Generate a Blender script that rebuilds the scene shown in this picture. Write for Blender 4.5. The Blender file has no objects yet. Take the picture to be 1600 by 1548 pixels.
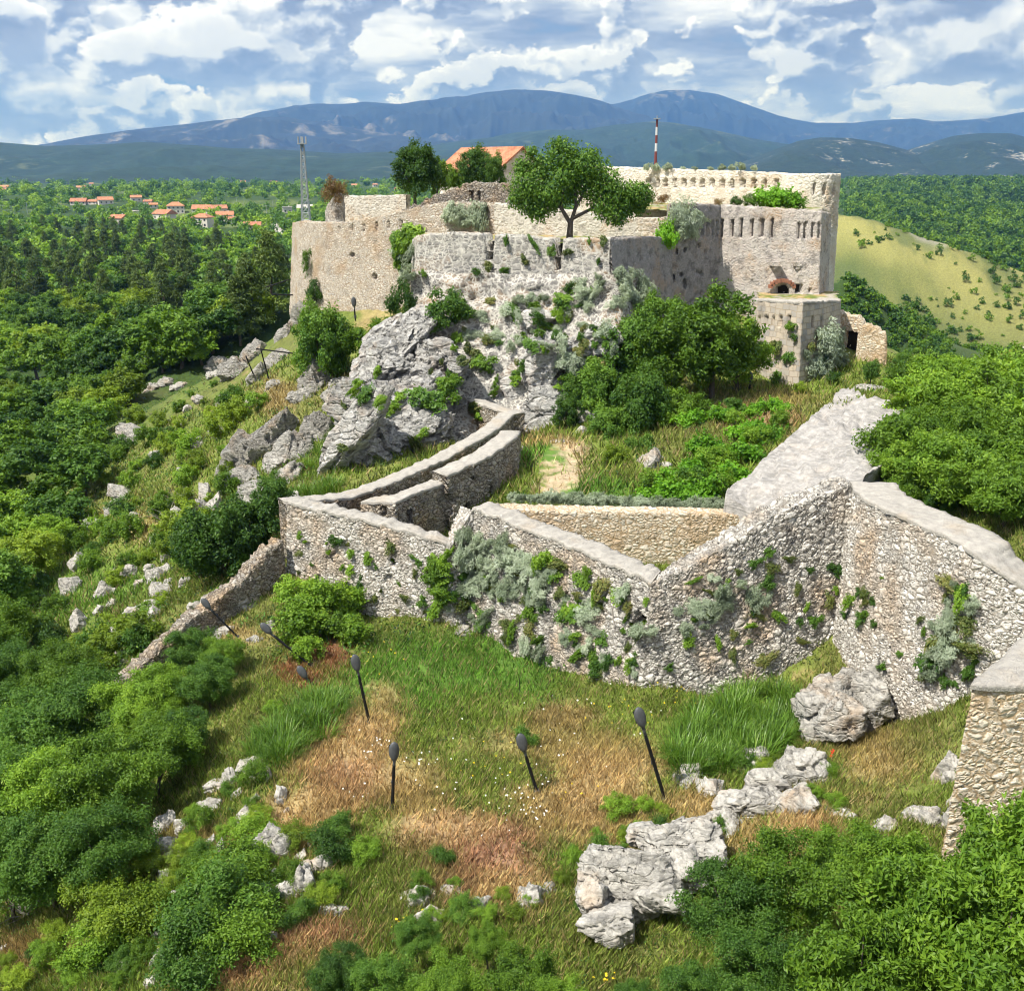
import bpy, math, random
import numpy as np
from mathutils import Vector, Matrix, Euler
from mathutils.bvhtree import BVHTree
R = math.radians
random.seed(7); rng = np.random.default_rng(7)
SC = bpy.context.scene
COL = SC.collection

# ------------------------------------------------------------------ camera
FPX, PITCH = 1716.0, 16.5
cam = bpy.data.objects.new('camera', bpy.data.cameras.new('camera'))
COL.objects.link(cam)
cam.data.sensor_fit = 'HORIZONTAL'; cam.data.sensor_width = 36.0
cam.data.lens = FPX / 1600 * 36.0
cam.data.clip_start = 0.5; cam.data.clip_end = 60000
cam.location = (0, 0, 0); cam.rotation_euler = (R(90 - PITCH), 0, 0)
SC.camera = cam
_c, _s = math.cos(R(PITCH)), math.sin(R(PITCH))
def ray(px, py):
    a, b = (px - 800) / FPX, (774 - py) / FPX
    return np.array([a, _c + b * _s, -_s + b * _c])
def PD(px, py, D):
    "point seen at pixel (px,py) of the 1600x1548 photograph, D metres ahead"
    r = ray(px, py); return r * (D / r[1])
def PZ(px, py, z):
    r = ray(px, py); return r * (z / r[2])
def proj(p):
    p = np.asarray(p, float)
    dep = p[..., 1] * _c - p[..., 2] * _s
    up = p[..., 1] * _s + p[..., 2] * _c
    return 800 + FPX * p[..., 0] / dep, 774 - FPX * up / dep

# ------------------------------------------------------------------ sun, sky, exposure
SUN_EL, SUN_AZ = 56.0, -122.0      # azimuth clockwise from +Y (straight ahead): from the left and a little behind
d = Vector((math.sin(R(SUN_AZ)) * math.cos(R(SUN_EL)), math.cos(R(SUN_AZ)) * math.cos(R(SUN_EL)), math.sin(R(SUN_EL))))
sun = bpy.data.objects.new('sun', bpy.data.lights.new('sun', 'SUN'))
COL.objects.link(sun)
sun.data.energy = 4.9; sun.data.angle = R(0.5); sun.data.color = (1.0, 0.95, 0.87)
sun.rotation_euler = (-d).to_track_quat('-Z', 'Y').to_euler()
world = bpy.data.worlds.new('World'); SC.world = world; world.use_nodes = True
SC.view_settings.view_transform = 'Standard'; SC.view_settings.look = 'None'
SC.view_settings.exposure = 0.62; SC.view_settings.gamma = 1.0; SC.view_settings.use_curve_mapping = False
SC.cycles.max_bounces = 4; SC.cycles.diffuse_bounces = 2; SC.cycles.glossy_bounces = 1
SC.cycles.transmission_bounces = 2; SC.cycles.transparent_max_bounces = 4; SC.cycles.volume_bounces = 0
SC.cycles.use_denoising = True; SC.cycles.use_adaptive_sampling = True; SC.cycles.adaptive_threshold = 0.03
SC.cycles.filter_width = 1.1
SC.cycles.caustics_reflective = False; SC.cycles.caustics_refractive = False

class NT:
    "terse node-tree writer"
    def __init__(s, nt): s.nt = nt
    def n(s, typ, ins=None, **kw):
        nd = s.nt.nodes.new('ShaderNode' + typ)
        for k, v in kw.items(): setattr(nd, k, v)
        for k, v in (ins or {}).items():
            sock = nd.inputs[k]
            if isinstance(v, bpy.types.NodeSocket): s.nt.links.new(v, sock)
            else: sock.default_value = v
        return nd
    def math(s, op, a, b=0.0, c=0.0, clamp=False):
        nd = s.n('Math', {0: a, 1: b, 2: c}, operation=op); nd.use_clamp = clamp; return nd.outputs[0]
    def vmath(s, op, a, b=(0, 0, 0), sc=None):
        nd = s.n('VectorMath', {0: a, 1: b}, operation=op)
        if sc is not None: nd.inputs['Scale'].default_value = sc
        return nd.outputs[0]
    def noise(s, vec, scale, detail=4, rough=0.5, dist=0.0, out='Fac'):
        return s.n('TexNoise', {'Vector': vec, 'Scale': scale, 'Detail': detail, 'Roughness': rough, 'Distortion': dist}).outputs[out]
    def ramp(s, fac, stops, interp='LINEAR'):
        nd = s.n('ValToRGB', {'Fac': fac}); cr = nd.color_ramp; cr.interpolation = interp
        while len(cr.elements) < len(stops): cr.elements.new(0.5)
        for e, (p, c) in zip(cr.elements, stops):
            e.position = p; e.color = tuple(c) + (1,) if len(c) == 3 else c
        return nd.outputs[0]
    def mix(s, fac, a, b, mode='MIX'):
        nd = s.n('Mix', data_type='RGBA', blend_type=mode)
        for k, v in ((0, fac), (6, a), (7, b)):
            if isinstance(v, bpy.types.NodeSocket): s.nt.links.new(v, nd.inputs[k])
            else: nd.inputs[k].default_value = v if k == 0 else (tuple(v) + (1,) if len(v) == 3 else v)
        return nd.outputs[2]
    def mr(s, v, a, b, c=0.0, d=1.0, smooth=False):
        nd = s.n('MapRange', {'Value': v, 'From Min': a, 'From Max': b, 'To Min': c, 'To Max': d})
        if smooth: nd.interpolation_type = 'SMOOTHSTEP'
        return nd.outputs[0]

def build_world():
    w = NT(world.node_tree); world.node_tree.nodes.clear()
    sky = w.n('TexSky', sky_type='NISHITA')
    sky.sun_disc = False; sky.sun_elevation = R(SUN_EL); sky.sun_rotation = R(SUN_AZ)
    sky.air_density = 1.0; sky.dust_density = 0.6; sky.ozone_density = 1.5
    tc = w.n('TexCoord').outputs['Generated']
    sep = w.n('SeparateXYZ', {0: tc})
    # cumulus: noise over direction, flattened towards the horizon
    el = w.math('MULTIPLY', sep.outputs[2], 1.55)
    v = w.n('CombineXYZ', {0: sep.outputs[0], 1: sep.outputs[1], 2: el}).outputs[0]
    v = w.vmath('ADD', v, (3.1, 1.7, 0.47))
    wob = w.vmath('SCALE', w.vmath('SUBTRACT', w.noise(v, 26.0, 5, .62, out='Color'), (.5, .5, .5)), sc=0.05)
    vv = w.vmath('ADD', v, wob)
    def layer(off, sc, lo, hi):
        "one bank of cumulus: a crisp edge, bright upper rims, blue grey belly"
        def f(p):
            b = w.noise(p, sc, 2, 0.45)
            pf = w.n('TexVoronoi', {'Vector': p, 'Scale': sc * 2.6}, feature='F1').outputs['Distance']
            pg = w.n('TexVoronoi', {'Vector': p, 'Scale': sc * 6.5}, feature='F1').outputs['Distance']
            return w.math('SUBTRACT', w.math('SUBTRACT', b, w.math('MULTIPLY', pf, 0.17)), w.math('MULTIPLY', pg, 0.07))
        p = w.vmath('ADD', vv, off)
        d0 = f(p); d1 = f(w.vmath('ADD', p, (-0.35 / sc * .12, 0, 0.9 / sc * .12)))
        m = w.mr(d0, lo, hi, 0, 1, True)
        rim = w.mr(w.math('SUBTRACT', d0, d1), -0.028, 0.042, 0, 1)
        edge = w.mr(d0, lo, lo + 0.11, 1, 0)
        sh = w.math('ADD', w.math('MULTIPLY', rim, 0.72), w.math('MULTIPLY', edge, 0.34), clamp=True)
        return m, sh
    base = w.noise(w.vmath('ADD', w.vmath('MULTIPLY', v, (1, 1, 2.6)), (7, 2, 5)), 7.0, 6, .55)
    ramp = [(0.0, (3.0, 3.7, 5.2)), (0.28, (4.4, 5.2, 6.9)), (0.52, (7.2, 7.9, 9.0)), (0.78, (11.0, 11.2, 11.5)), (1.0, (14.5, 14.3, 13.9))]
    back = w.ramp(w.mr(base, 0.40, 0.62, 0.10, 0.85), ramp)
    skyc = w.mix(1.0, sky.outputs[0], (0.50, 0.74, 1.15), 'MULTIPLY')
    c = w.mix(w.mr(base, 0.34, 0.42, 0.55, 1.0, True), skyc, back)
    for off, sc, lo, hi in (((1.3, 0, .2), 8.5, 0.335, 0.37), ((5.1, 2, .7), 5.2, 0.36, 0.39)):
        m_, sh = layer(off, sc, lo, hi)
        c = w.mix(w.math('MULTIPLY', m_, 0.93), c, w.ramp(sh, ramp))
    # below the horizon plain sky
    up = w.mr(sep.outputs[2], -0.01, 0.0, 0, 1)
    c = w.mix(up, sky.outputs[0], c)
    bg = w.n('Background', {'Color': c, 'Strength': 0.062})
    o = w.n('OutputWorld'); world.node_tree.links.new(bg.outputs[0], o.inputs[0])
build_world()
world.cycles.sampling_method = 'NONE'     # an even sky: no light map needed

# ------------------------------------------------------------------ numpy noise
def _h(ix, iy, iz):
    n = (ix.astype(np.uint32) * np.uint32(374761393) + iy.astype(np.uint32) * np.uint32(668265263) + iz.astype(np.uint32) * np.uint32(2246822519))
    n = (n ^ (n >> np.uint32(13))) * np.uint32(1274126177)
    return ((n ^ (n >> np.uint32(16))) & np.uint32(0xffffff)).astype(np.float64) / 0xffffff
def vn(p):
    p = np.asarray(p, float); i = np.floor(p).astype(np.int64); f = p - i; f = f * f * (3 - 2 * f)
    r = 0
    for a in (0, 1):
        for b in (0, 1):
            for c in (0, 1):
                w = (f[:, 0] if a else 1 - f[:, 0]) * (f[:, 1] if b else 1 - f[:, 1]) * (f[:, 2] if c else 1 - f[:, 2])
                r = r + w * _h(i[:, 0] + a, i[:, 1] + b, i[:, 2] + c)
    return r
def fbm(p, octv=4, gain=0.5, lac=2.03):
    "about -1..1"
    p = np.asarray(p, float)
    if p.shape[-1] == 2: p = np.concatenate([p, np.zeros((len(p), 1))], 1)
    r, a, s = 0, 1.0, 0
    for k in range(octv):
        r = r + a * (vn(p + 17.3 * k) * 2 - 1); s += a; a *= gain; p = p * lac
    return r / s
def ridged(p, octv=4):
    p = np.asarray(p, float); r, a, s = 0, 1.0, 0
    for k in range(octv):
        r = r + a * (1 - np.abs(vn(p + 9.1 * k) * 2 - 1) * 2); s += a; a *= .5; p = p * 2.1
    return r / s

# ------------------------------------------------------------------ mesh + tagging helpers
def mesh(name, V, F, mats=None, smooth=False, uv=None, attrs=None, mat_idx=None):
    "V (n,3); F (m,3) or (m,4) array, or a list of such arrays"
    Fs = F if isinstance(F, list) else [F]
    Fs = [np.asarray(f, np.int32) for f in Fs if len(f)]
    me = bpy.data.meshes.new(name)
    V = np.asarray(V, np.float32); me.vertices.add(len(V)); me.vertices.foreach_set('co', V.ravel())
    loops = np.concatenate([f.ravel() for f in Fs]); sizes = np.concatenate([np.full(len(f), f.shape[1], np.int32) for f in Fs])
    starts = np.concatenate([[0], np.cumsum(sizes)[:-1]]).astype(np.int32)
    me.loops.add(len(loops)); me.loops.foreach_set('vertex_index', loops.astype(np.int32))
    me.polygons.add(len(sizes)); me.polygons.foreach_set('loop_start', starts)
    me.polygons.foreach_set('use_smooth', np.full(len(sizes), smooth))
    for m in (mats or []): me.materials.append(m)
    if mat_idx is not None: me.polygons.foreach_set('material_index', np.asarray(mat_idx, np.int32))
    if uv is not None:
        l = me.uv_layers.new(name='UVMap'); l.data.foreach_set('uv', np.asarray(uv, np.float32)[loops].ravel())
    for k, (dom, typ, data) in (attrs or {}).items():
        a = me.attributes.new(k, typ, dom)
        a.data.foreach_set('color' if 'COLOR' in typ else 'value', np.asarray(data, np.float32).ravel())
    me.update(calc_edges=True)
    return me
def link(name, data, parent=None, loc=None):
    o = bpy.data.objects.new(name, data); COL.objects.link(o)
    if parent is not None: o.parent = parent
    if loc is not None: o.location = loc
    return o
def tag(o, label=None, cat=None, group=None, kind=None):
    for k, v in (('label', label), ('category', cat), ('group', group), ('kind', kind)):
        if v: o[k] = v
    return o
def copy_tree(o, parent=None):
    c = o.copy(); COL.objects.link(c)
    if parent is not None: c.parent = parent
    for ch in o.children: copy_tree(ch, c)
    return c
def grid_faces(nu, nv, base=0):
    i = np.arange(nu - 1)[:, None] * nv + np.arange(nv - 1)[None, :]
    i = i.ravel() + base
    return np.stack([i, i + nv, i + nv + 1, i + 1], 1)
HIT = []   # (name, verts, faces) of everything solid, for finding the surface behind a point of the picture
def solid(name, V, F): HIT.append((name, np.asarray(V), F if isinstance(F, list) else [F]))
class MB:
    "collects boxes, tubes and loose faces into ONE mesh"
    def __init__(s): s.V = []; s.F4 = []; s.F3 = []; s.n = 0
    def add(s, V, F):
        V = np.asarray(V, float); F = np.asarray(F) + s.n
        s.V.append(V); (s.F4 if F.shape[1] == 4 else s.F3).append(F); s.n += len(V)
    def box(s, c, size, rz=0, taper=1.0):
        x, y, z = np.array(size) / 2.0
        v = np.array([[-x, -y, -z], [x, -y, -z], [x, y, -z], [-x, y, -z], [-x * taper, -y * taper, z], [x * taper, -y * taper, z], [x * taper, y * taper, z], [-x * taper, y * taper, z]])
        a, b = math.cos(rz), math.sin(rz)
        v = v @ np.array([[a, b, 0], [-b, a, 0], [0, 0, 1]]) + np.array(c)
        s.add(v, [[0, 3, 2, 1], [4, 5, 6, 7], [0, 1, 5, 4], [1, 2, 6, 5], [2, 3, 7, 6], [3, 0, 4, 7]])
    def tube(s, pts, rad, k=8, cap=True):
        pts = np.asarray(pts, float); rad = np.broadcast_to(rad, len(pts)); V = []
        for i, p in enumerate(pts):
            t = pts[min(i + 1, len(pts) - 1)] - pts[max(i - 1, 0)]; t = t / (np.linalg.norm(t) + 1e-9)
            a = np.cross(t, [0.13, 0.98, 0.1] if abs(t[1]) < .9 else [1, 0, 0]); a /= np.linalg.norm(a); b = np.cross(t, a)
            th = np.arange(k) * 2 * math.pi / k
            V.append(p + rad[i] * (np.cos(th)[:, None] * a + np.sin(th)[:, None] * b))
        V = np.concatenate(V); F = []
        for i in range(len(pts) - 1):
            for j in range(k): F.append([i * k + j, i * k + (j + 1) % k, (i + 1) * k + (j + 1) % k, (i + 1) * k + j])
        s.add(V, F)
        if cap:
            for base, c in ((0, pts[0]), ((len(pts) - 1) * k, pts[-1])):
                ring = V[base:base + k]
                s.add(np.concatenate([ring, [c]]), [[j, (j + 1) % k, k] for j in range(k)])
    def mesh(s, name, mats, smooth=False, attrs=None):
        F = []
        if s.F4: F.append(np.concatenate(s.F4))
        if s.F3: F.append(np.concatenate(s.F3))
        return mesh(name, np.concatenate(s.V), F, mats, smooth, attrs=attrs)
# ------------------------------------------------------------------ materials
def new_mat(name):
    m = bpy.data.materials.new(name); m.use_nodes = True
    t = NT(m.node_tree); m.node_tree.nodes.clear(); return m, t
def finish(m, t, col, rough=0.9, height=None, hscale=0.05, mode='BOTH', spec=0.25, bump=None, bumpd=0.05, mid=0.5):
    ins = {'Base Color': col, 'Roughness': rough, 'Specular IOR Level': spec}
    if bump is not None: ins['Normal'] = t.n('Bump', {'Height': bump, 'Strength': 1.0, 'Distance': bumpd}).outputs[0]
    b = t.n('BsdfPrincipled', ins); o = t.n('OutputMaterial'); t.nt.links.new(b.outputs[0], o.inputs[0])
    if height is not None:
        dp = t.n('Displacement', {'Height': height, 'Midlevel': mid, 'Scale': hscale})
        t.nt.links.new(dp.outputs[0], o.inputs['Displacement']); m.displacement_method = mode
    return m
def lin(r, g, b):
    f = lambda c: ((c / 255 + .055) / 1.055) ** 2.4 if c > 10 else c / 255 / 12.92
    return (f(r), f(g), f(b))

def mat_masonry(name, stones, mortar, scale=3.0, flat=1.5, gap=0.05, hs=0.07, mdep=0.0, stain=0.5, warm=(0.42, 0.27, 0.14), rand=1.0, dark=(0.09, 0.088, 0.085), warp=0.08):
    m, t = new_mat(name)
    pos = t.n('NewGeometry').outputs['Position']
    wv = t.vmath('SCALE', t.vmath('SUBTRACT', t.noise(pos, 2.2, 2, out='Color'), (.5, .5, .5)), sc=warp * 2)
    wf = t.vmath('SCALE', t.vmath('SUBTRACT', t.noise(pos, scale * 2.4, 3, .6, out='Color'), (.5, .5, .5)), sc=0.42 / scale)
    pw = t.vmath('ADD', t.vmath('ADD', pos, wv), wf)
    def cells(k):
        p = t.vmath('MULTIPLY', pw, (scale * k, scale * k, scale * flat * k))
        return t.n('TexVoronoi', {'Vector': p, 'Scale': 1.0, 'Randomness': rand}, feature='F1').outputs['Color'], t.n('TexVoronoi', {'Vector': p, 'Scale': 1.0, 'Randomness': rand}, feature='DISTANCE_TO_EDGE').outputs['Distance']
    ca, ea = cells(0.78); cb, eb = cells(1.45)
    # big and small stones lie in irregular courses
    sel = t.mr(t.noise(t.vmath('MULTIPLY', pos, (1, 1, 1.8)), 1.5, 3, .6), 0.49, 0.51)
    edge = t.math('ADD', t.math('MULTIPLY', ea, t.math('SUBTRACT', 1.0, sel)), t.math('MULTIPLY', eb, sel))
    rc = t.n('SeparateColor', {0: t.mix(sel, ca, cb)})
    fine = t.noise(pos, 14, 5, 0.65); big = t.noise(pos, 0.45, 3, 0.55); mid = t.noise(t.vmath('ADD', pos, (31, 7, 3)), 1.3, 4, 0.6)
    n = len(stones)
    col = t.ramp(rc.outputs[0], [(i / max(1, n - 1), c) for i, c in enumerate(stones)])
    col = t.mix(t.mr(fine, 0.3, 0.75, 0.0, 0.6), col, tuple(min(1, c * 1.35) for c in stones[-1]))
    col = t.mix(t.math('MULTIPLY', t.mr(big, 0.5, 0.68), 0.6), col, warm)
    jm = t.mr(t.math('ADD', edge, t.math('MULTIPLY', t.math('SUBTRACT', fine, 0.5), 0.10)), gap * 0.3, gap * 1.3, 1, 0, True)
    gv = t.mr(t.noise(pos, 2.7, 3, .6), .35, .6, .55, 1.0)
    col = t.mix(t.math('MULTIPLY', jm, gv), col, mortar)
    # lichen and soot with shapes of their own
    col = t.mix(t.math('MULTIPLY', t.mr(mid, 0.52, 0.66), stain), col, dark)
    hgt = t.math('ADD', t.math('MULTIPLY', t.mr(edge, 0.0, gap * 3.2, 0, 1, True), 0.6), t.math('MULTIPLY', rc.outputs[1], 0.65))
    hgt = t.math('ADD', hgt, t.math('MULTIPLY', fine, 0.4))
    if mdep: hgt = t.math('ADD', hgt, t.math('MULTIPLY', jm, mdep))
    return finish(m, t, col, 0.92, hgt, hs, mid=0.7)

def mat_ashlar(name, stones, mortar, bw=0.55, bh=0.3, gap=0.035, hs=0.035, stain=0.4):
    m, t = new_mat(name)
    uv = t.n('UVMap').outputs[0]; pos = t.n('NewGeometry').outputs['Position']
    wv = t.vmath('SCALE', t.vmath('SUBTRACT', t.noise(pos, 1.1, 3, out='Color'), (.5, .5, .5)), sc=0.22)
    p = t.vmath('ADD', uv, wv)
    bt = t.n('TexBrick', {'Vector': p, 'Color1': (0, 0, 0, 1), 'Color2': (1, 1, 1, 1), 'Mortar': (0.5, 0.5, 0.5, 1), 'Scale': 1.0, 'Mortar Size': gap, 'Mortar Smooth': 0.35, 'Bias': 0.0, 'Brick Width': bw, 'Row Height': bh})
    bt.offset = 0.43; bt.squash = 0.75; bt.squash_frequency = 3
    fine = t.noise(pos, 11, 5, 0.65); mid = t.noise(pos, 0.8, 4, 0.6)
    rc = t.n('SeparateColor', {0: bt.outputs['Color']}).outputs[0]
    col = t.ramp(rc, [(i / (len(stones) - 1), c) for i, c in enumerate(stones)])
    col = t.mix(t.mr(fine, 0.35, 0.8, 0, 0.5), col, tuple(c * 1.4 for c in stones[-1]))
    mor = t.mr(t.math('ADD', bt.outputs['Fac'], t.math('MULTIPLY', t.math('SUBTRACT', fine, .5), .9)), 0.25, 0.8)
    gone = t.mr(mid, 0.45, 0.55, 1.0, 0.55)
    col = t.mix(t.math('MULTIPLY', mor, gone), col, mortar)
    col = t.mix(t.math('MULTIPLY', t.mr(mid, 0.54, 0.68), stain), col, (0.10, 0.098, 0.09))
    h = t.math('ADD', t.math('MULTIPLY', t.math('SUBTRACT', 1.0, mor), 0.7), t.math('MULTIPLY', fine, 0.4))
    return finish(m, t, col, 0.92, h, hs)

def mat_rock(name,  base=(0.40, 0.385, 0.36), dark=(0.13, 0.128, 0.125), warm=(0.40, 0.27, 0.16), scale=1.0, hs=0.12, darkness=0.5, ck=0.14):
    m, t = new_mat(name)
    pos = t.n('NewGeometry').outputs['Position']
    tilt = t.n('Mapping', {'Vector': pos, 'Rotation': (R(20), R(-42), R(15)), 'Scale': (1.0, 1.0, 3.2)}).outputs[0]
    wv = t.vmath('SCALE', t.vmath('SUBTRACT', t.noise(pos, 1.2 * scale, 3, out='Color'), (.5, .5, .5)), sc=0.55)
    pw = t.vmath('ADD', tilt, wv)
    crack = t.n('TexVoronoi', {'Vector': pw, 'Scale': 0.85 * scale}, feature='DISTANCE_TO_EDGE').outputs['Distance']
    crack2 = t.n('TexVoronoi', {'Vector': pw, 'Scale': 2.6 * scale}, feature='DISTANCE_TO_EDGE').outputs['Distance']
    n1 = t.noise(pw, 1.1 * scale, 6, 0.62); n2 = t.noise(pos, 7 * scale, 6, 0.7); n3 = t.noise(t.vmath('ADD', pos, (5, 9, 1)), 0.55, 3, 0.6)
    col = t.mix(t.mr(n1, 0.35, 0.68), base, tuple(c * 0.62 for c in base))
    col = t.mix(t.mr(n2, 0.42, 0.72, 0, 0.75), col, tuple(min(0.75, c * 1.6) for c in base))
    col = t.mix(t.math('MULTIPLY', t.mr(n3, 0.55, 0.7), 0.5), col, warm)
    col = t.mix(t.math('MULTIPLY', t.mr(t.noise(pw, 2.3 * scale, 5, 0.6), 0.5, 0.66), darkness), col, dark)
    c1 = t.mr(crack, 0.0, 0.05, 1, 0, True)
    col = t.mix(t.math('MULTIPLY', c1, ck), col, (0.06, 0.055, 0.05))
    h = t.math('ADD', t.math('MULTIPLY', t.mr(crack, 0, 0.09, 0, 1, True), 0.20), t.math('MULTIPLY', n1, 0.55))
    h = t.math('ADD', h, t.math('MULTIPLY', t.mr(crack2, 0, 0.05, 0, 1), 0.10))
    h = t.math('ADD', h, t.math('MULTIPLY', n2, 0.30))
    return finish(m, t, col, 0.9, h, hs, mid=0.85)

def mat_leaf(name, cols, trans=0.35, rough=0.5, spec=0.3, objvar=0.35):
    m, t = new_mat(name)
    a = t.n('Attribute', attribute_name='rnd').outputs['Fac']
    oi = t.n('ObjectInfo').outputs['Random']
    f = t.math('ADD', t.math('MULTIPLY', a, 1 - objvar), t.math('MULTIPLY', oi, objvar))
    col = t.ramp(f, [(i / max(1, len(cols) - 1), c) for i, c in enumerate(cols)])
    hs = t.n('HueSaturation', {'Hue': 0.5, 'Saturation': 1.0, 'Value': t.mr(oi, 0, 1, 0.82, 1.18), 'Color': col}).outputs[0]
    b = t.n('BsdfPrincipled', {'Base Color': hs, 'Roughness': rough, 'Specular IOR Level': spec})
    tr = t.n('BsdfTranslucent', {'Color': t.mix(1.0, hs, (1.35, 1.25, 0.6), 'MULTIPLY')})
    mx = t.n('MixShader', {0: trans, 1: b.outputs[0], 2: tr.outputs[0]})
    o = t.n('OutputMaterial'); t.nt.links.new(mx.outputs[0], o.inputs[0])
    return m
def mat_plain(name, col, rough=0.6, metal=0.0, var=0.15, sc=6.0, bump=0.0):
    m, t = new_mat(name)
    pos = t.n('NewGeometry').outputs['Position']; nz = t.noise(pos, sc, 4, 0.6)
    c = t.mix(t.mr(nz, 0.3, 0.7), tuple(x * (1 - var) for x in col), tuple(min(1, x * (1 + var)) for x in col))
    finish(m, t, c, rough, bump=nz if bump else None, bumpd=bump or .01)
    m.node_tree.nodes['Principled BSDF'].inputs['Metallic'].default_value = metal
    return m

M = {}
M['dry'] = mat_masonry('dry_stone', [(0.10, 0.09, 0.08), (0.30, 0.26, 0.21), (0.36, 0.30, 0.22), (0.26, 0.245, 0.23), (0.46, 0.43, 0.38)], (0.10, 0.075, 0.05), scale=3.7, flat=1.5, gap=0.10, hs=0.15, stain=0.5)
M['grey_dry'] = mat_masonry('grey_rubble', [(0.19, 0.185, 0.175), (0.42, 0.40, 0.365), (0.48, 0.46, 0.42), (0.32, 0.31, 0.295), (0.60, 0.575, 0.53)], (0.20, 0.18, 0.155), scale=3.3, flat=1.45, gap=0.10, hs=0.15, stain=0.6)
M['white_rubble'] = mat_masonry('white_rubble', [(0.34, 0.32, 0.29), (0.56, 0.53, 0.49), (0.44, 0.42, 0.39), (0.58, 0.55, 0.51), (0.62, 0.60, 0.56)], (0.26, 0.23, 0.19), scale=3.9, flat=1.25, gap=0.10, hs=0.15, stain=0.3)
M['buff'] = mat_masonry('buff_rubble', [(0.34, 0.27, 0.19), (0.52, 0.45, 0.34), (0.58, 0.52, 0.42), (0.42, 0.34, 0.24), (0.62, 0.58, 0.50)], (0.40, 0.29, 0.17), scale=3.3, flat=1.4, gap=0.11, hs=0.08, stain=0.10, warm=(0.40, 0.24, 0.11))
M['curtain'] = mat_masonry('curtain_masonry', [(0.36, 0.32, 0.27), (0.50, 0.45, 0.38), (0.56, 0.50, 0.42), (0.32, 0.30, 0.28), (0.60, 0.56, 0.50)], (0.30, 0.22, 0.14), scale=3.6, flat=2.2, gap=0.10, hs=0.09, stain=0.25)
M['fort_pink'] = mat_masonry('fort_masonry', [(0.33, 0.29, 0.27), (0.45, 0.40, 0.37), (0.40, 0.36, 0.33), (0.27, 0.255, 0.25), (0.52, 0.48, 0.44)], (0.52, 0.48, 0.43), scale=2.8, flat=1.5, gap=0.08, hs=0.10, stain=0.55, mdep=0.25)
M['fort_shaded'] = mat_masonry('fort_shaded_masonry', [(0.20, 0.19, 0.19), (0.28, 0.265, 0.26), (0.24, 0.23, 0.225), (0.16, 0.155, 0.15), (0.33, 0.31, 0.30)], (0.30, 0.285, 0.27), scale=2.8, flat=1.5, gap=0.06, hs=0.08, stain=0.6, mdep=0.2)  # fort masonry darkened: shade of faces turned from the sun, put into the colour
M['ring'] = mat_masonry('ring_masonry', [(0.50, 0.45, 0.37), (0.62, 0.57, 0.49), (0.66, 0.62, 0.55), (0.55, 0.47, 0.37), (0.70, 0.67, 0.61)], (0.60, 0.55, 0.46), scale=2.6, flat=1.4, gap=0.09, hs=0.09, stain=0.15)
M['apron'] = mat_masonry('mortared_rubble', [(0.12, 0.115, 0.11), (0.20, 0.19, 0.175), (0.15, 0.145, 0.14), (0.26, 0.245, 0.23), (0.17, 0.16, 0.15)], (0.54, 0.52, 0.475), scale=2.3, flat=1.25, gap=0.15, hs=0.08, stain=0.25, mdep=0.35)
M['ashlar'] = mat_masonry('grey_block_masonry', [(0.16, 0.155, 0.15), (0.26, 0.25, 0.235), (0.20, 0.195, 0.185), (0.36, 0.34, 0.31), (0.24, 0.235, 0.22)], (0.56, 0.54, 0.49), scale=1.75, flat=1.45, gap=0.13, hs=0.09, stain=0.35, mdep=0.25, rand=.62, warp=.05)
M['ashlar_light'] = mat_masonry('light_block_masonry', [(0.32, 0.29, 0.25), (0.50, 0.46, 0.40), (0.40, 0.37, 0.32), (0.56, 0.53, 0.47)], (0.60, 0.57, 0.51), scale=2.3, flat=1.4, gap=0.10, hs=0.08, stain=0.3, rand=.7)
M['ashlar_buff'] = mat_ashlar('buff_ashlar', [(0.36, 0.33, 0.28), (0.50, 0.42, 0.32), (0.42, 0.37, 0.31), (0.30, 0.285, 0.265)], (0.34, 0.28, 0.21), 0.7, 0.42, 0.03, 0.05, 0.5)
def mat_coping():
    m, t = new_mat('lime_coping')
    pos = t.n('NewGeometry').outputs['Position']
    a = t.noise(pos, 3, 6, 0.7); b = t.noise(pos, 22, 5, 0.7); c3 = t.noise(pos, 0.7, 3)
    col = t.mix(t.mr(a, 0.35, 0.7), (0.45, 0.425, 0.385), (0.27, 0.255, 0.235))
    col = t.mix(t.mr(b, 0.45, 0.75, 0, 0.6), col, (0.56, 0.53, 0.48))
    col = t.mix(t.mr(c3, 0.55, 0.7, 0, 0.35), col, (0.42, 0.33, 0.23))
    vor = t.n('TexVoronoi', {'Vector': t.vmath('ADD', pos, t.vmath('SCALE', t.noise(pos, 3, 2, out='Color'), sc=0.3)), 'Scale': 4.2}, feature='DISTANCE_TO_EDGE').outputs['Distance']
    col = t.mix(t.math('MULTIPLY', t.mr(vor, 0.0, 0.05, 0.35, 0.0), t.mr(c3, .52, .6)), col, (0.26, 0.24, 0.21))
    return finish(m, t, col, 0.9, bump=t.math('ADD', t.math('ADD', a, t.math('MULTIPLY', b, 0.8)), t.math('MULTIPLY', t.mr(vor, 0, .08), 0.25)), bumpd=0.05)
M['coping'] = mat_coping()
M['rock'] = mat_rock('limestone', (0.38, 0.365, 0.335), (0.10, 0.098, 0.09), hs=0.17, darkness=0.75)
M['crag'] = mat_rock('grey_limestone', (0.47, 0.46, 0.44), (0.13, 0.132, 0.135), (0.40, 0.30, 0.22), scale=0.42, hs=0.26, darkness=0.55, ck=0.08)
M['slab'] = mat_rock('smooth_limestone', (0.34, 0.325, 0.31), (0.17, 0.165, 0.155), (0.42, 0.37, 0.32), scale=0.5, hs=0.12, darkness=0.55, ck=0.06)
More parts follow.
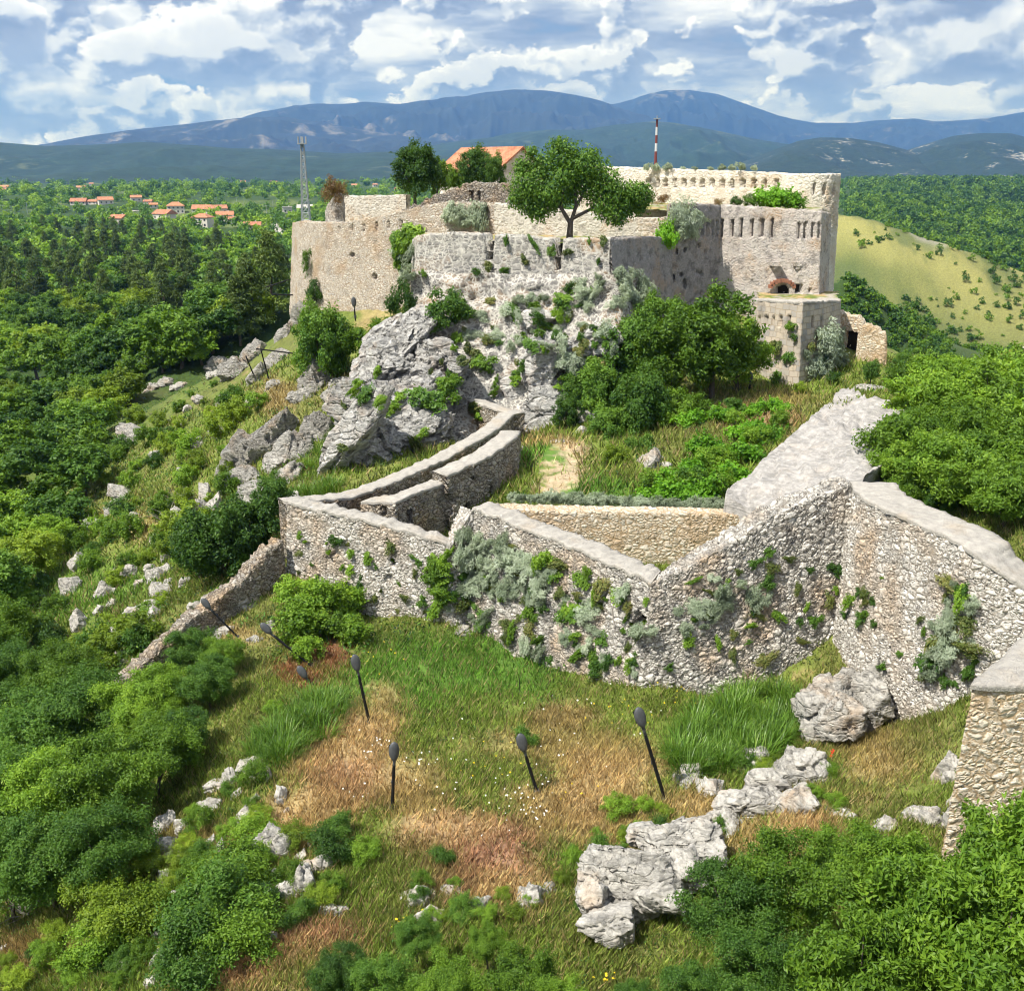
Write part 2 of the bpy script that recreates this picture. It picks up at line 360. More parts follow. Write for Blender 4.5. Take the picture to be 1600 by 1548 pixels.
M['path'] = mat_plain('trodden_gravel', (0.50, 0.40, 0.26), 0.95, var=0.35, sc=9, bump=0.04)
M['black_metal'] = mat_plain('black_painted_metal', (0.012, 0.012, 0.013), 0.45)
M['grey_metal'] = mat_plain('grey_lamp_housing', (0.085, 0.09, 0.095), 0.4, 0.1)
M['pale_metal'] = mat_plain('pale_galvanised_metal', (0.35, 0.37, 0.38), 0.5, 0.3)
M['red_metal'] = mat_plain('red_painted_metal', (0.20, 0.05, 0.04), 0.6)
M['white_metal'] = mat_plain('white_painted_metal', (0.65, 0.65, 0.65), 0.6)
M['glass'] = mat_plain('dark_glass', (0.03, 0.035, 0.04), 0.12)
M['plaster'] = mat_plain('white_plaster', (0.62, 0.58, 0.52), 0.9, var=0.1)
M['dark'] = mat_plain('interior_shade', (0.03, 0.026, 0.022), 0.95)
M['bark'] = mat_plain('bark', (0.10, 0.085, 0.07), 0.95, var=0.4, sc=14, bump=0.03)
M['pale_bark'] = mat_plain('pale_bark', (0.30, 0.28, 0.25), 0.95, var=0.3, sc=14)
def mat_tile():
    m, t = new_mat('roof_tiles')
    pos = t.n('NewGeometry').outputs['Position']; nz = t.noise(pos, 1.2, 5, 0.7)
    oi = t.n('ObjectInfo').outputs['Random']
    a = t.mix(oi, (0.50, 0.20, 0.10), (0.30, 0.10, 0.06))
    c = t.mix(t.mr(nz, 0.35, 0.7), a, (0.62, 0.32, 0.19))
    wv = t.n('TexWave', {'Vector': pos, 'Scale': 2.0, 'Distortion': 0.5}).outputs[0]
    return finish(m, t, c, 0.85, bump=wv, bumpd=0.05)
M['tile'] = mat_tile()
g = lambda *c: c
M['leaf_a'] = mat_leaf('foliage_fresh', [g(0.038, 0.100, 0.010), g(0.098, 0.200, 0.016), g(0.175, 0.305, 0.026), g(0.290, 0.420, 0.045)])
M['leaf_b'] = mat_leaf('foliage_deep', [g(0.022, 0.065, 0.010), g(0.056, 0.138, 0.018), g(0.105, 0.210, 0.026), g(0.180, 0.300, 0.038)])
M['leaf_c'] = mat_leaf('foliage_yellow_green', [g(0.085, 0.145, 0.012), g(0.150, 0.240, 0.018), g(0.230, 0.330, 0.026), g(0.320, 0.410, 0.040)])
M['leaf_pine'] = mat_leaf('pine_needles', [g(0.034, 0.065, 0.012), g(0.062, 0.105, 0.018), g(0.095, 0.148, 0.026), g(0.150, 0.205, 0.038)], trans=0.15)
M['leaf_silver'] = mat_leaf('silver_leaves', [g(0.140, 0.190, 0.110), g(0.260, 0.330, 0.220), g(0.400, 0.470, 0.360), g(0.520, 0.570, 0.480)], trans=0.25)
M['leaf_vine'] = mat_leaf('vine_leaves', [g(0.060, 0.180, 0.010), g(0.110, 0.280, 0.015), g(0.170, 0.370, 0.022), g(0.240, 0.430, 0.030)])
M['leaf_blade'] = mat_leaf('blade_leaves', [g(.045, .12, .012), g(.09, .19, .02), g(.14, .27, .03), g(.26, .36, .08)], rough=0.38, spec=0.45)
M['leaf_rust'] = mat_leaf('dry_brown_leaves', [g(.12, .08, .03), g(.25, .15, .06), g(.16, .15, .04), g(.33, .20, .09)], trans=0.2)
M['wild'] = mat_leaf('wild_weeds', [g(.05, .09, .02), g(.10, .15, .03), g(.17, .18, .05), g(.27, .22, .09)], trans=0.25)
# ------------------------------------------------------------------ the lie of the land
CP = [  # (px, py, z) points of bare ground seen in the photograph
 (800,1600,-20.8),(1100,1560,-20.4),(1500,1560,-19.3),(1620,1400,-18.6),(600,1600,-21.2),(300,1640,-21.8),(0,1650,-24),
 (1040,1250,-20.7),(1200,1290,-20.2),(1300,1250,-19.9),(1450,1200,-19.6),(1500,1290,-19.3),(1250,1100,-20.3),
 (900,1130,-21.4),(760,1090,-21.5),(840,1240,-21.0),(613,1265,-21.1),
 (578,1130,-21.2),(485,1065,-20.9),(370,995,-20.6),(400,1200,-21.5),(300,1300,-22.2),(200,1400,-23),(420,1400,-21.3),(600,1400,-21.2),
 (800,1400,-21.0),(900,1450,-21.0),(1100,1450,-20.9),(450,1540,-21.3),(250,1540,-22.5),(50,1540,-24.3),(0,1400,-25.5),(50,1200,-27),(150,1120,-25.5),
 (250,1085,-23.0),(165,1080,-24),(100,1000,-27),(0,1000,-29),(310,975,-21.6),(200,950,-25.5),(300,860,-23.8),(400,830,-20.8),(250,750,-24),(100,850,-29),
 (0,800,-31),(100,700,-29.5),(200,650,-26),(300,600,-21.5),(370,570,-18.5),(430,560,-16.8),(440,650,-18),(400,720,-20),(470,770,-18.6),
 (530,745,-18),(600,745,-17.6),(480,480,-12.5),(600,515,-13.2),(550,560,-14.8),(480,600,-16),(430,480,-18),(400,500,-21),(700,700,-16.9),(640,740,-17.2),
 (870,700,-16.5),(860,775,-16.6),(940,730,-16.5),(960,690,-16.4),(1190,610,-15.3),(1320,592,-14.6),(1100,645,-15.3),(1000,720,-16.1),(1050,760,-16.4),
 (1150,795,-16.2),(1200,700,-15.2),(1250,640,-14.4),(1350,640,-13.8),(1420,620,-13.8),(1490,600,-15),(1400,700,-14.2),(1600,700,-14.5),(1500,800,-14),
 (1600,840,-13.8),(1300,795,-14.8),(1220,815,-16.3),(1620,620,-18),
 (0,600,-33),(200,520,-31),(420,450,-29),(0,450,-34),(200,400,-34),(0,350,-33),(300,340,-33),(200,310,-30),(450,330,-31),(0,300,-30),(400,300,-30),
 (1500,575,-62),(1350,575,-48),(1600,575,-66),(1550,420,-60),(1600,340,-55),(1450,330,-40),(1330,440,-28),
 (1340,300,-30),(1600,300,-30)]
CPW = [  # the same in metres where nothing shows: (x, y, z)
 (0, 4, -12), (0, 12, -17.5), (12, 12, -15), (-12, 12, -21), (-30, 15, -27), (30, 15, -14), (0, 95, -9), (12, 96, -9), (-10, 104, -9), (25, 98, -12),
 (5, 88, -12), (15, 112, -9), (0, 125, -14), (-8, 118, -12), (30, 115, -18), (22, 130, -20), (-30, 130, -28), (0, 200, -30), (60, 130, -35), (0, 400, -33), (25, 60, -14), (40, 40, -14), (60, 70, -24),
 (0, 900, -32), (-1500, 3000, -30), (0, 3000, -30), (1500, 3000, -30), (0, 20000, -30), (12000, 16000, -30), (-12000, 16000, -30), (0, 8000, -30), (60, 20, -16), (-60, 30, -34), (-120, 80, -36), (300, 200, -50), (-400, 300, -34)]
SPUR = [(1300, 322, 460), (1345, 335, 450), (1420, 368, 440), (1500, 410, 425), (1600, 462, 405), (1700, 525, 390)]
CPD = [(445,892,52.4),(570,965,50.6),(640,970,49.5),(690,975,48.8),(745,985,48.8),(800,1030,46.9),(850,1055,45.2),(920,1080,43),(1010,1085,41),(1110,1080,41.6),(1200,1045,42.3),(1290,1000,43.0),(1340,1015,41.8),(1385,1125,39.5),(1440,1115,38),(1500,1090,35),(750,690,73.5)]
_cp = [PZ(*c) for c in CP] + [PD(*c) for c in CPD] + [np.array(c, float) for c in CPW]
_cp = np.array(_cp)
def _q(x, y):
    r = np.sqrt(x * x + y * y) + 1e-6
    return np.stack([np.arctan2(x, y), np.log(r)], -1)
_Q = _q(_cp[:, 0], _cp[:, 1])
def _kern(A, B):
    d = np.sqrt(((A[:, None, :] - B[None, :, :]) ** 2).sum(-1)); return d
_n = len(_Q)
_A = np.zeros((_n + 3, _n + 3)); _A[:_n, :_n] = _kern(_Q, _Q) - np.eye(_n) * 1e-3 * 0
_A[:_n, _n] = 1; _A[:_n, _n + 1:] = _Q; _A[_n, :_n] = 1; _A[_n + 1:, :_n] = _Q.T
_W = np.linalg.solve(_A + np.eye(_n + 3) * 1e-9, np.concatenate([_cp[:, 2], [0, 0, 0]]))
_spur = np.array([PD(*s) for s in SPUR])
COURT = np.array([p_[:2] for p_ in (PD(566, 786, 54), PD(655, 772, 53.9), PD(700, 757, 54.8), PD(756, 734, 56.5), PD(768, 797, 52.3), PD(1205, 806, 51.7), PD(1300, 790, 45.5), PD(1040, 905, 42.6), PD(745, 800, 51.0), PD(700, 850, 50.0))])
def inpoly(x, y, P):
    c = np.zeros(x.shape, bool); n = len(P)
    for i in range(n):
        x0, y0 = P[i]; x1, y1 = P[(i + 1) % n]
        k = ((y0 > y) != (y1 > y)) & (x < (x1 - x0) * (y - y0) / (y1 - y0 + 1e-12) + x0)
        c ^= k
    return c
def H(x, y):
    x = np.asarray(x, float); y = np.asarray(y, float); sh = x.shape; x = x.ravel(); y = y.ravel()
    q = _q(x, y); z = np.empty(len(x))
    for i in range(0, len(x), 60000):
        qq = q[i:i + 60000]; z[i:i + 60000] = _kern(qq, _Q) @ _W[:_n] + _W[_n] + qq @ _W[_n + 1:]
    r = np.hypot(x, y)
    # spur across the canyon: a crest falling to the right
    for a, b in zip(_spur[:-1], _spur[1:]):
        ab = b[:2] - a[:2]; t = np.clip(((x - a[0]) * ab[0] + (y - a[1]) * ab[1]) / (ab @ ab), 0, 1)
        cx, cy, cz = a[0] + t * ab[0], a[1] + t * ab[1], a[2] + t * (b[2] - a[2])
        dd = np.hypot(x - cx, y - cy); far = (y > cy)
        zz = cz - dd * np.where(far, 0.42, 0.34) - 1
        z = np.where((r > 180) & (r < 700), np.maximum(z, zz), z)
    p = np.stack([x, y, z * 0], -1)
    amp = np.clip((r - 6) / 30, 0.25, 1)
    z = z + fbm(p * 0.22, 4) * 0.55 * amp + fbm(p * 1.3, 3) * 0.14 * amp
    z = z + np.clip((r - 200) / 80, 0, 1) * np.clip((900 - r) / 200, 0, 1) * (fbm(p * 0.035, 5) * 3.0 - 2.2 * np.abs(fbm(np.stack([x * .045, y * .012, x * 0], -1), 3)))
    z = z + np.clip((r - 150) / 600, 0, 1) * fbm(p * 0.012, 5) * 9 * np.clip(1.6 - r / 4000, 0.25, 1)
    z = np.where(inpoly(x, y, COURT), -18.7, z)
    return z.reshape(sh)

# ground colour patches (the grass, straw, earth and gravel themselves)
GREEN = (.175, .225, .045); LUSH = (.125, .235, .038); STRAW = (.46, .34, .17); REDDISH = (.37, .22, .14); OLIVE = (.19, .20, .06); EARTH = (.24, .12, .06); FORESTC = (.035, .07, .015); GOLD = (.27, .26, .085); GRAV = (.52, .41, .27)
PATCH = [ (700,1060,170,70,LUSH,1.0),(830,1010,90,40,LUSH,1.0),(760,1130,120,50,GREEN,.8),(960,1130,120,40,GREEN,.9),(1130,1090,110,40,GREEN,1),
 (900,1180,150,40,STRAW,.55),(880,1120,60,22,REDDISH,.5),(560,1170,60,60,STRAW,1),(520,1215,60,50,STRAW,.9),(560,1225,90,35,REDDISH,.5),(610,1120,30,50,STRAW,.7),
 (470,1270,80,45,STRAW,.9),(430,1300,70,40,STRAW,.9),(640,1230,60,50,STRAW,.6),(720,1310,110,40,REDDISH,1),(760,1370,90,45,REDDISH,.9),(700,1290,80,30,STRAW,.7),(800,1400,60,40,STRAW,.9),(890,1260,90,50,STRAW,.8),(950,1240,70,40,STRAW,.8),(960,1200,60,25,STRAW,.7),
 (790,1210,70,30,GREEN,.7),(560,1380,70,60,GREEN,.6),(660,1350,60,40,OLIVE,.6),(480,1460,90,26,REDDISH,.9),(420,1500,70,26,STRAW,.9),(380,1530,70,30,REDDISH,.7),(520,1490,40,20,STRAW,.5),
 (1260,1290,60,45,STRAW,1),(1240,1330,25,50,STRAW,1),(1380,1180,70,50,STRAW,.6),(1440,1150,50,50,OLIVE,.8),(1190,1310,80,30,STRAW,.7),(1080,1260,50,26,STRAW,.8),(960,1310,60,60,STRAW,.6),
 (515,1020,30,28,EARTH,1),(465,1055,30,14,EARTH,1),(400,960,50,40,OLIVE,.7),(360,1000,60,25,STRAW,.6),(480,900,60,30,OLIVE,.6),(340,1330,50,40,STRAW,.5),(270,1330,60,40,STRAW,.4),
 (870,755,34,30,GRAV,1),(885,730,26,30,GRAV,1),(895,705,24,16,GRAV,1),(840,712,50,14,LUSH,1),(850,690,50,10,STRAW,.7),(820,770,20,25,GREEN,1),(940,770,60,20,LUSH,1),
 (1150,660,140,34,OLIVE,.9),(1180,655,70,20,REDDISH,.6),(1080,690,70,30,OLIVE,.6),(1300,610,90,20,GREEN,.8),(1400,600,60,20,GREEN,.8),(1340,640,60,16,OLIVE,.7),(1230,625,50,14,STRAW,.4),
 (460,640,60,40,OLIVE,.8),(430,620,40,30,REDDISH,.4),(590,490,30,40,STRAW,.7),(490,520,60,30,OLIVE,.7),(210,610,40,14,STRAW,.8),(30,670,50,20,STRAW,.8),(90,590,30,30,STRAW,.6),(120,520,30,20,STRAW,.6),
 (150,930,130,50,LUSH,.6),(260,960,60,40,OLIVE,.5),(200,820,60,25,STRAW,.5),(50,1490,60,30,REDDISH,.5),(120,1450,60,30,OLIVE,.5),(740,1330,900,500,OLIVE,.0)]
def ground_col(P):
    P = np.asarray(P, float); x, y = P[:, 0], P[:, 1]; r = np.hypot(x, y)
    px, py = proj(P)
    n1 = fbm(np.stack([x, y, x * 0], -1) * 0.35, 4); n2 = fbm(np.stack([x, y, x * 0 + 5], -1) * 1.7, 3)
    c = np.array(GREEN)[None, :] * (1 + 0.25 * n2[:, None]) + 0 * P
    def blend(w, col):
        nonlocal c
        w = np.clip(w, 0, 1)[:, None]; c = c * (1 - w) + np.array(col) * w
    blend(np.clip(n1 * 2.5 - 0.1, 0, .7), OLIVE)
    blend(np.clip(n2 * 2.0 - 0.5, 0, .5), STRAW)
    n5 = fbm(np.stack([x, y, x * 0 + 9], -1) * 4.5, 3); wx = px + 30 * n1 + 34 * n2 + 22 * n5; wy = py + 18 * n2 + 12 * n1 + 14 * n5
    for (a, b, rx, ry, col, k) in PATCH:
        e = ((wx - a) / rx) ** 2 + ((wy - b) / ry) ** 2
        blend(np.clip(1.5 - e, 0, 1) * k * (r < 200), col)
    far = np.clip((r - 90) / 60, 0, 1)
    blend(far, FORESTC)
    n3 = fbm(np.stack([x, y, x * 0], -1) * 0.02, 4)
    blend((r > 350) * (x < 120) * np.clip(n3 * 4 - 0.6, 0, .8), (.13, .17, .05))
    # the bare golden hillside
    sp = np.full(len(x), 1e9)
    for a, b in zip(_spur[:-1], _spur[1:]):
        ab = b[:2] - a[:2]; t = np.clip(((x - a[0]) * ab[0] + (y - a[1]) * ab[1]) / (ab @ ab), 0, 1)
        sp = np.minimum(sp, np.hypot(x - a[0] - t * ab[0], y - a[1] - t * ab[1]))
    n4 = fbm(np.stack([x * 0.05, y * 0.02, x * 0], -1), 4)
    blend((r > 240) * (r < 620) * np.clip(2.6 - sp / 60, 0, 1), (.085, .115, .035))
    blend((r > 250) * (r < 600) * np.clip(1.6 - sp / (50 + 40 * n4), 0, 1) * np.clip(1.15 + n4 * 1.2, 0, 1), GOLD)
    blend((r > 250) * (r < 600) * np.clip(1.8 - sp / 60, 0, 1) * np.clip(fbm(np.stack([x * .12, y * .03, x * 0 + 4], -1), 4) * 4 - .2, 0, .8), (.10, .13, .045))
    blend((r > 250) * (r < 600) * np.clip(1.7 - sp / 60, 0, 1) * np.clip(n4 * 5 - 0.9, 0, .7), (.30, .28, .22))
    return np.clip(c, 0.004, 0.8)

def mat_ground():
    m, t = new_mat('ground_cover')
    a = t.n('Attribute', attribute_name='Col').outputs['Color']; pos = t.n('NewGeometry').outputs['Position']
    n1 = t.noise(pos, 1.6, 6, 0.7); n2 = t.noise(pos, 9.0, 5, 0.7)
    c = t.mix(1.0, a, t.ramp(n1, [(0.3, (.62, .62, .62)), (0.7, (1.3, 1.3, 1.3))]), 'MULTIPLY')
    c = t.mix(t.mr(n2, 0.55, 0.75, 0, 0.45), c, t.mix(1.0, a, (1.5, 1.3, 1.0), 'MULTIPLY'))
    return finish(m, t, c, 0.95, bump=t.math('ADD', n1, t.math('MULTIPLY', n2, 0.4)), bumpd=0.25)
M['ground'] = mat_ground()
def build_ground():
    az = np.concatenate([np.linspace(-80, -32, 30)[:-1], np.linspace(-32, 32, 640), np.linspace(32, 80, 30)[1:]]) * math.pi / 180
    rr = np.concatenate([np.geomspace(3, 16, 24)[:-1], np.geomspace(16, 130, 420)[:-1], np.geomspace(130, 3000, 230)[:-1], np.geomspace(3000, 17500, 40)])
    A, Rr = np.meshgrid(az, rr, indexing='ij')
    X = np.sin(A) * Rr; Y = np.cos(A) * Rr; Z = H(X, Y)
    V = np.stack([X.ravel(), Y.ravel(), Z.ravel()], -1); F = grid_faces(len(az), len(rr))[:, ::-1]
    col = np.ones((len(V), 4)); col[:, :3] = ground_col(V)
    me = mesh('ground', V, F, [M['ground']], True, attrs={'Col': ('POINT', 'FLOAT_COLOR', col)})
    tag(link('ground', me), kind='structure'); solid('ground', V, F)
build_ground()

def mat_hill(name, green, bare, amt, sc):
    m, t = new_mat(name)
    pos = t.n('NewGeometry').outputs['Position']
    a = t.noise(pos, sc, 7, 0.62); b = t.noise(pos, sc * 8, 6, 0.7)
    f = t.mr(t.math('ADD', a, t.math('MULTIPLY', t.math('SUBTRACT', b, 0.5), 0.5)), amt, amt + 0.10)  # pale patches: bare rock, and sun between cloud shadows painted in
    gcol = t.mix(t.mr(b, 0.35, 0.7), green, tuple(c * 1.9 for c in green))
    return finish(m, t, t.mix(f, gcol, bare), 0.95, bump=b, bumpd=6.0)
HILLM = {'green': mat_hill('wooded_hill', (.015, .032, .024), (.09, .11, .06), .62, .0022), 'rocky': mat_hill('scrub_hill', (.014, .028, .022), (.34, .32, .29), .62, .004),
         'mount': mat_hill('bare_sunlit_mountain', (.016, .022, .020), (.16, .15, .135), .60, .0007), 'dark': mat_hill('dark_mountain', (.014, .020, .020), (.14, .13, .10), .62, .0008)}
def hill_layer(name, pts, D, wid, mat, rough=0.12, nz=0.0016, nseg=420):
    xs = np.array([p[0] for p in pts], float); ys = np.array([p[1] for p in pts], float)
    px = np.linspace(xs[0], xs[-1], nseg)
    # smooth the traced skyline
    py = np.interp(px, xs, ys); k = np.hanning(13); k /= k.sum(); py = np.convolve(np.pad(py, 6, 'edge'), k, 'valid')
    az = np.arctan((px - 800) / FPX / _c)
    top = np.array([PD(a, b, D)[2] for a, b in zip(px, py)])
    s = np.concatenate([np.linspace(-1, 0, 44)[:-1], np.linspace(0, 1, 12)])
    A, S = np.meshgrid(px, s, indexing='ij')
    T = np.repeat(top[:, None], len(s), 1); Hh = T + 34
    prof = np.where(S < 0, (1 + S) ** 1.25, 1 - S ** 2)
    X = np.empty_like(A); Y = D + S * wid
    X = (A - 800) / FPX / _c * (D + S * wid)
    P3 = np.stack([X.ravel(), Y.ravel(), 0 * X.ravel()], -1)
    rn = ridged(P3 * nz, 5).reshape(A.shape); rn2 = fbm(P3 * nz * 6, 4).reshape(A.shape)
    mask = np.sin(np.clip(S + 1, 0, 1) * math.pi) ** 0.7 * (S < 0)
    Z = -34 + Hh * prof + mask * Hh * rough * 3.6 * (rn - 0.3) + rn2 * Hh * 0.012
    Z = np.minimum(Z, T + Hh * 0.004 * rn2 + (-S).clip(0) * -2)
    V = np.stack([X.ravel(), Y.ravel(), Z.ravel()], -1); F = grid_faces(len(px), len(s))[:, ::-1]
    tag(link(name, mesh(name, V, F, [HILLM[mat]], True)), kind='structure')
hill_layer('hills', [(-260,215),(0,213),(60,222),(130,228),(190,227),(230,225),(280,222),(330,226),(400,232),(450,233),(500,236),(560,240),(620,237),(700,243),(800,262),(860,274)], 4200, 1900, 'green')
hill_layer('hills', [(560,262),(640,240),(700,224),(770,215),(800,208),(850,203),(900,203),(950,195),(1000,190),(1030,192),(1080,202),(1150,218),(1230,232),(1330,262)], 6500, 2500, 'green')
hill_layer('hills', [(1080,272),(1140,250),(1180,232),(1210,220),(1240,215),(1280,216),(1320,222),(1370,236),(1440,262),(1500,275)], 4800, 1900, 'rocky')
hill_layer('hills', [(1280,266),(1370,233),(1400,222),(1430,212),(1470,208),(1510,209),(1560,222),(1600,215),(1660,212),(1850,222)], 5400, 2200, 'rocky')
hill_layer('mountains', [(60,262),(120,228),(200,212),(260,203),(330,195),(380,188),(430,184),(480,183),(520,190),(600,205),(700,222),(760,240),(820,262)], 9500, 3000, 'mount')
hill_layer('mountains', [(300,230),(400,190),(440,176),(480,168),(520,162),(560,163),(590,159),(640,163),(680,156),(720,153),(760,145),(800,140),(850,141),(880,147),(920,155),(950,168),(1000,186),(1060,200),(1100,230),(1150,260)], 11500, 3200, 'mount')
hill_layer('mountains', [(860,200),(910,160),(940,164),(965,158),(990,148),(1020,141),(1060,142),(1090,147),(1110,155),(1140,166),(1170,178),(1200,187),(1230,192),(1290,192),(1310,189),(1370,185),(1400,190),(1440,188),(1480,184),(1500,180),(1545,172),(1570,176),(1600,172),(1700,178),(1900,190)], 13500, 2800, 'dark')
# ------------------------------------------------------------------ masonry
def wall(name, tops, bottom, thick, mat, label, cat='wall', step=0.12, batter=0.10, side=1, coping=None, openings=(), group=None, rag=0.03, cap_h=0.11, flare=0.0, inner_bottom=None, cap_over=0.04, parent=None, notches=(), cap_pts=0):
    """tops: outer top edge points (3-D). bottom: z or list. side=+1: the body lies to the left of the direction of travel... the outer face looks to the right.
    openings: (px, py, w, h, depth, kind) recesses in the outer face; notches: (px, py, w, h) bites out of the top"""
    T = np.array(tops, float); n = len(T)
    B = np.broadcast_to(np.array(bottom, float), n).copy()
    seg = T[1:, :2] - T[:-1, :2]; L = np.hypot(seg[:, 0], seg[:, 1]); sd = seg / L[:, None]
    nrm = np.stack([sd[:, 1], -sd[:, 0]], -1) * side      # outward
    mit = np.zeros((n, 2))
    for i in range(n):
        a = nrm[max(i - 1, 0)]; b = nrm[min(i, n - 2)]; m_ = a + b; m_ /= (np.linalg.norm(m_) + 1e-9)
        mit[i] = m_ / max(0.35, float(m_ @ b))
    inner = T[:, :2] - mit * thick
    us, O, I, Mt, TZ, BZ, segi = [], [], [], [], [], [], []
    u0 = 0
    for k in range(n - 1):
        m = max(2, int(L[k] / step)); ts = np.linspace(0, 1, m + 1)[(0 if k == 0 else 1):]
        for t in ts:
            us.append(u0 + t * L[k]); O.append(T[k, :2] * (1 - t) + T[k + 1, :2] * t); I.append(inner[k] * (1 - t) + inner[k + 1] * t)
            Mt.append(mit[k] * (1 - t) + mit[k + 1] * t); TZ.append(T[k, 2] * (1 - t) + T[k + 1, 2] * t); BZ.append(B[k] * (1 - t) + B[k + 1] * t)
        u0 += L[k]
    us, O, I, Mt, TZ, BZ = map(np.array, (us, O, I, Mt, TZ, BZ)); nu = len(us)
    TZ = TZ + rag * (vn(np.stack([us * 2.3, us * 0 + n, us * 0], -1)) * 2 - 1) + rag * 0.6 * (vn(np.stack([us * 7, us * 0 + n, us * 0], -1)) * 2 - 1)
    def find(px, py):
        r = ray(px, py); best = None; acc = 0
        for k in range(n - 1):
            a = T[k, :2]; den = r[0] * nrm[k][0] + r[1] * nrm[k][1]
            s = (a @ nrm[k]) / den
            t = ((r[:2] * s - a) @ sd[k]) / L[k]
            if s > 0 and -0.05 <= t <= 1.05 and (best is None or s < best[0]): best = (s, acc + t * L[k], r[2] * s)
            acc += L[k]
        return best
    for (px, py, w_, h_) in notches:
        f = find(px, py)
        if f: TZ = np.where(np.abs(us - f[1]) < w_ / 2, np.minimum(TZ, TZ - h_), TZ)
    nv = max(3, int(np.max(TZ - BZ) / step)); v = np.linspace(0, 1, nv + 1)
    nt = max(2, int(thick / step)) if thick > 0.15 else 2
    def prof(ztop, over=0.0, hh=None):
        zz = ztop[:, None] - (ztop - BZ)[:, None] * v[None, ::-1] if hh is None else None
        return zz
    Zf = prof(TZ)
    dz = TZ[:, None] - Zf
    out = batter * dz + flare * np.clip(dz - 2.5, 0, None)
    # recesses
    rec = np.zeros_like(Zf); hollow = []
    for op in openings:
        px, py, w_, h_, dep, kind = op
        f = find(px, py)
        if f is None: print('opening missed', name, px, py); continue
        _, uc, zc = f
        du = (us[:, None] - uc) / (w_ / 2); dv = (Zf - zc) / (h_ / 2)
        if kind == 'arch': ins = (np.abs(du) < 1) & (dv > -1) & (np.where(dv > 0.3, du ** 2 + ((dv - 0.3) / 0.7) ** 2, 0) < 1)
        elif kind == 'round': ins = du ** 2 + dv ** 2 < 1
        elif kind == 'slope': ins = (np.abs(du) < 1) & (np.abs(dv) < 1)
        else: ins = (np.abs(du) < 1) & (np.abs(dv) < 1)
        rec = np.where(ins, np.maximum(rec, dep * (np.clip((dv + 1) / 2, 0, 1) if kind == 'slope' else 1)), rec)
        i = int(np.argmin(np.abs(us - uc))); hollow.append((O[i], Mt[i], zc, w_, h_, dep, float(batter * (TZ[i] - zc)), kind))
    off = out - rec
    Po = np.concatenate([O[:, None, :] + Mt[:, None, :] * off[..., None], Zf[..., None]], -1)          # outer face, bottom to top
    tt = np.linspace(0, 1, nt + 1)[1:]
    Pt = np.concatenate([O[:, None, :] * (1 - tt)[None, :, None] + I[:, None, :] * tt[None, :, None], np.repeat(TZ[:, None, None], nt, 1)], -1)
    IB = BZ if inner_bottom is None else np.broadcast_to(inner_bottom, nu)
    ni = max(2, int(nv * 0.5)); vi = np.linspace(0, 1, ni + 1)[1:]
    Zi = TZ[:, None] - (TZ - IB)[:, None] * vi[None, :]
    Pi = np.concatenate([np.repeat(I[:, None, :], ni, 1), Zi[..., None]], -1)
    P = np.concatenate([Po, Pt, Pi], 1); npf = P.shape[1]
    V = P.reshape(-1, 3)
    # body wobble so that no face is dead flat
    V = V + 0.05 * np.stack([fbm(V * 0.9, 3), fbm(V * 0.9 + 40, 3), 0 * V[:, 0]], -1)
    F = grid_faces(nu, npf)
    if side < 0: F = F[:, ::-1]
    # ends
    ends = []
    for i in (0, nu - 1):
        a = np.arange(nv + 1); b_idx = npf - 1 - np.round(a * (nt + ni - 1) / nv).astype(int)
        for k in range(nv):
            q = [i * npf + a[k], i * npf + a[k] + 1, i * npf + b_idx[k + 1], i * npf + b_idx[k]]
            if q[2] != q[3] and len(set(q)) == 4: ends.append(q if (i == 0) != (side > 0) else q[::-1])
    U = np.repeat(us[:, None], npf, 1)
    VV = P[..., 2].copy(); VV[:, nv + 1:nv + 1 + nt] = TZ[:, None] + tt[None, :] * thick
    uv = np.stack([U.ravel(), VV.ravel()], -1)
    Fa = [F] + ([np.array(ends)] if ends else [])
    me = mesh(name, V, Fa, [M[mat]], True, uv=uv)
    o = link(name, me)
    if label: tag(o, label, cat, group)
    if parent is not None: o.parent = parent
    solid(name, V, Fa)
    if coping:
        # cap of mortar and flat stones, a few cm proud of both faces
        if cap_pts: nu = int(np.searchsorted(us, L[:cap_pts - 1].sum() + 1e-6)); us, O, I, Mt, TZ, out = us[:nu], O[:nu], I[:nu], Mt[:nu], TZ[:nu], out[:nu]
        a = O + Mt * (out[:, -1][:, None] + cap_over); b = I - Mt * cap_over
        wob = 0.075 * fbm(np.stack([us * 2.1, us * 0, us * 0 + 3], -1), 3)[:, None]
        a = a + Mt * wob; b = b + Mt * wob
        ms = max(3, int(thick / 0.15)); s_ = np.linspace(0, 1, ms + 1)
        Ptop = np.concatenate([a[:, None] * (1 - s_)[None, :, None] + b[:, None] * s_[None, :, None], np.repeat((TZ + cap_h)[:, None, None], ms + 1, 1)], -1)
        Ptop[..., 2] += 0.04 * np.sin(np.pi * s_)[None, :] + 0.085 * fbm(Ptop.reshape(-1, 3) * 2.6, 4).reshape(nu, -1)
        Plo = lambda q: np.concatenate([q[:, None], (TZ - 0.03)[:, None, None]], -1)
        Pm1 = np.concatenate([a[:, None] + 0 * Mt[:, None], (TZ + cap_h * .5)[:, None, None]], -1)
        Pc = np.concatenate([Plo(a), Pm1, Ptop, Plo(b)], 1); Vc = Pc.reshape(-1, 3); nc = Pc.shape[1]
        Fc = grid_faces(nu, nc); Fc = Fc if side > 0 else Fc[:, ::-1]
        e = []
